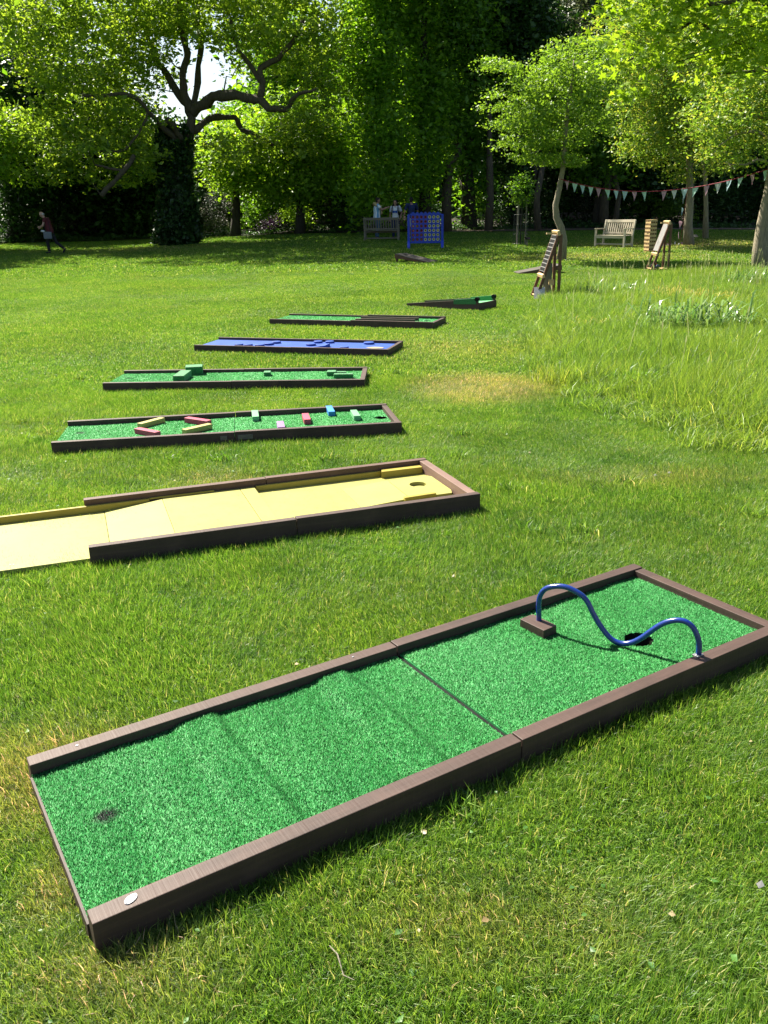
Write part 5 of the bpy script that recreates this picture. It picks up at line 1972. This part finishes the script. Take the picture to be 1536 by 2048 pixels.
# walking, head down, heading left
b = G(106, 508)
K = dict(hip=(0, 0, .92), chest=(0, .08, 1.30), neck=(0, .14, 1.47), head=(0, .24, 1.58), sh_l=(-.17, .08, 1.41), sh_r=(.17, .10, 1.41),
         el_l=(-.22, .18, 1.14), el_r=(.22, .28, 1.18), wr_l=(-.10, .36, 1.06), wr_r=(.10, .42, 1.12), kn_l=(-.09, .12, .49), kn_r=(.09, -.18, .47),
         an_l=(-.09, .10, .085), an_r=(.09, -.50, .20), toe_l=(-.09, .27, .04), toe_r=(.09, -.42, .04))
person('person in maroon top and black trousers walking left with bowed head', b, R(86), K, dict(skin='skin_light', shirt='maroon', trousers='blackcloth', shoes='blackcloth', hair='hairgrey'), head_dir=(0, .75, -.55), hair='thin', sleeves=.45)
bgo = thing('shoulder_bag', 'grey shoulder bag hanging at the hip of the walking person', 'bag', (b[0] - .02, b[1] - .24, b[2] + .62), R(86))
remeshed(MB().box((0, 0, .14), (.10, .34, .28)), 'pouch', M['greybag'], bgo, .02, 4)
MB().tube([(0, -.12, .28), (.06, -.10, .55), (.14, .0, .84), (.08, .10, .58), (0, .13, .28)], .012, 6).build('strap', M['blackcloth'], bgo, smooth_=True)
bgo2 = thing('white_pouch', 'small white pouch held at the waist of the walking person', 'bag', (b[0] - .22, b[1] - .20, b[2] + .93), R(80))
remeshed(MB().ball((0, 0, 0), (.06, .10, .045)), 'pouch', M['whitecloth'], bgo2, .012, 2)


def stand(**kw):
    K = dict(hip=(0, 0, .93), chest=(0, .01, 1.31), neck=(0, .015, 1.50), head=(0, .04, 1.62), sh_l=(-.18, 0, 1.43), sh_r=(.18, 0, 1.43), el_l=(-.25, -.03, 1.15), el_r=(.25, -.03, 1.15),
             wr_l=(-.25, .08, .90), wr_r=(.25, .08, .90), kn_l=(-.10, .03, .49), kn_r=(.10, .03, .49), an_l=(-.11, -.02, .085), an_r=(.11, -.02, .085), toe_l=(-.13, .16, .04), toe_r=(.13, .16, .04))
    K.update(kw)
    return K


bp = G(757, 482)
b = np.array([bp[0] - .05, bp[1] + .9, float(gz(bp[0], bp[1] + .9))])
person('person in blue and white striped shirt and jeans gesturing beside the shaded bench', b, R(-75), stand(el_r=(.24, .16, 1.24), wr_r=(.18, .42, 1.33), el_l=(-.24, .14, 1.20), wr_l=(-.14, .36, 1.30), head=(0, .05, 1.63)),
       dict(skin='skin_mid', shirt='stripes', trousers='jeans', shoes='blackcloth', hair='hairdark'), head_dir=(0, 1, -.12))
jm = thing('tied_jumper', 'tan jumper draped over the shoulders of the striped shirt', 'jumper', b, R(-75))
jmb = MB()
jmb.tube([(-.20, -.06, 1.40), (-.12, -.10, 1.49), (0, -.11, 1.52), (.12, -.10, 1.49), (.20, -.06, 1.40)], [.05, .06, .06, .06, .05], 8)
jmb.tube([(-.16, -.02, 1.46), (-.14, .15, 1.40), (-.06, .19, 1.22), (-.05, .2, 1.02)], [.045, .045, .05, .035], 8)
jmb.tube([(.16, -.02, 1.46), (.14, .15, 1.40), (.08, .19, 1.24), (.07, .2, 1.06)], [.045, .045, .05, .035], 8)
remeshed(jmb, 'jumper_cloth', M['tan'], jm, .018, 3)
b = np.array([at(791, 440, bp[1] + 1.2)[0], bp[1] + 1.2, float(gz(bp[0] + 1, bp[1] + 1.2))])
S_ = .93
Kk = {k: tuple(np.array(p) * S_) for k, p in stand(el_l=(-.30, -.05, 1.18), wr_l=(-.24, .06, .95)).items()}
pt_, vv = person('person in white t shirt with blue print and dark trousers facing the camera', b, R(172), Kk,
                 dict(skin='skin_mid', shirt='whitecloth', trousers='navy', shoes='blackcloth', hair='hairdark'), hair='long', sleeves=.75)
MB().box((0, .162, 1.14), (.20, .012, .10)).build('blue_print', M['bluecloth'], pt_, .003)
MB().tube([(-.07, .12, 1.36), (-.035, .158, 1.22), (0, .172, 1.05), (.035, .158, 1.22), (.07, .12, 1.36)], .006, 6).build('lanyard', M['whitecloth'], pt_)
bk = thing('backpack', 'dark backpack with straps worn over the white t shirt', 'backpack', b, R(172))
remeshed(MB().ball((0, -.22, 1.18), (.15, .11, .22)), 'pack', M['blackcloth'], bk, .02, 2)
for q in (-1, 1):
    MB().tube([(q * .12, -.14, 1.34), (q * .125, -.02, 1.42), (q * .125, .11, 1.34), (q * .135, .155, 1.2), (q * .15, .06, 1.02), (q * .12, -.12, 1.0)], .020, 6).build('strap', M['blackcloth'], bk, smooth_=True)
b = np.array([at(823, 440, bp[1] + .7)[0], bp[1] + .7, float(gz(bp[0] + 1.5, bp[1] + .7))])
person('person in navy polo shirt and pale shorts seen from behind the blue game frame', b, R(18), stand(hip=(0, 0, .94), sh_l=(-.21, 0, 1.44), sh_r=(.21, 0, 1.44), el_l=(-.30, .0, 1.17), wr_l=(-.33, .10, .93), el_r=(.30, .03, 1.17), wr_r=(.30, .2, .98)),
       dict(skin='skin_mid', shirt='navy', trousers='greyshorts', shoes='whitecloth', hair='hairdark'), short_trousers=True, sleeves=.8)

# ------------------------------------------------------------------ small litter on the lawn
for px, py, sz in ((1514, 1800, .015), (1336, 958, .014), (1308, 963, .014)):
    b = G(px, py)
    o = MB().add([(0, 0, 0), (sz, .004, .004), (sz * .8, sz, .012), (-.003, sz * .7, .006)], [(0, 1, 2), (0, 2, 3)]).build('paper_scrap', M['white'])
    o.location = (b[0], b[1], b[2] + .035)
    tag(o, 'tiny white scrap on the grass ' + ('below the right end of the nearest lane' if py > 1500 else 'right of the yellow lane, the left one of two' if px > 1320 and px < 1300 or px == 1308 else 'right of the yellow lane, the right one of two'), 'litter', 'white scraps on the grass')
for px, py in ((660, 1915),):
    b = G(px, py)
    o = MB().tube([(0, 0, 0), (.02, -.03, .006), (.035, -.08, .0), (.06, -.10, .008)], [.0014, .0018, .0014, .0008], 6).build('twig', M['oak_grey'])
    o.location = (b[0], b[1], .035)
    tag(o, 'pale dry twig lying on the grass below the nearest lane', 'twig')


def clippings(parent, x0, x1, y0, y1, zf, n):
    "cut grass blown onto a lane"
    x, y = rng.uniform(x0, x1, n), rng.uniform(y0, y1, n)
    z = np.array([zf(a, b) for a, b in zip(x, y)]) + .002
    P = np.stack([x, y, z], 1)
    a = rng.uniform(0, 6.28, n)
    d = np.stack([np.cos(a), np.sin(a), rng.uniform(0, .25, n)], 1) * rng.uniform(.005, .017, n)[:, None]
    s_2 = np.stack([-np.sin(a), np.cos(a), 0 * a], 1) * .0009
    V = np.stack([P - s_2, P + s_2, P + d], 1).reshape(-1, 3)
    o = link('grass_clippings', fast_mesh('grass_clippings', V, np.arange(3 * n).reshape(-1, 3), M['grass'], rng.uniform(.1, 1, n)), parent)
    o['kind'] = 'stuff'


clippings(t1, -1.2, .1, .03, .7, lambda x, y: .047, 260)
clippings(t1, .43, .86, .03, .7, lambda x, y: .079, 90)
clippings(t1, .97, 1.44, .03, .7, lambda x, y: .051, 140)
clippings(t4, .05, 2.4, .05, .68, lambda x, y: .067, 160)
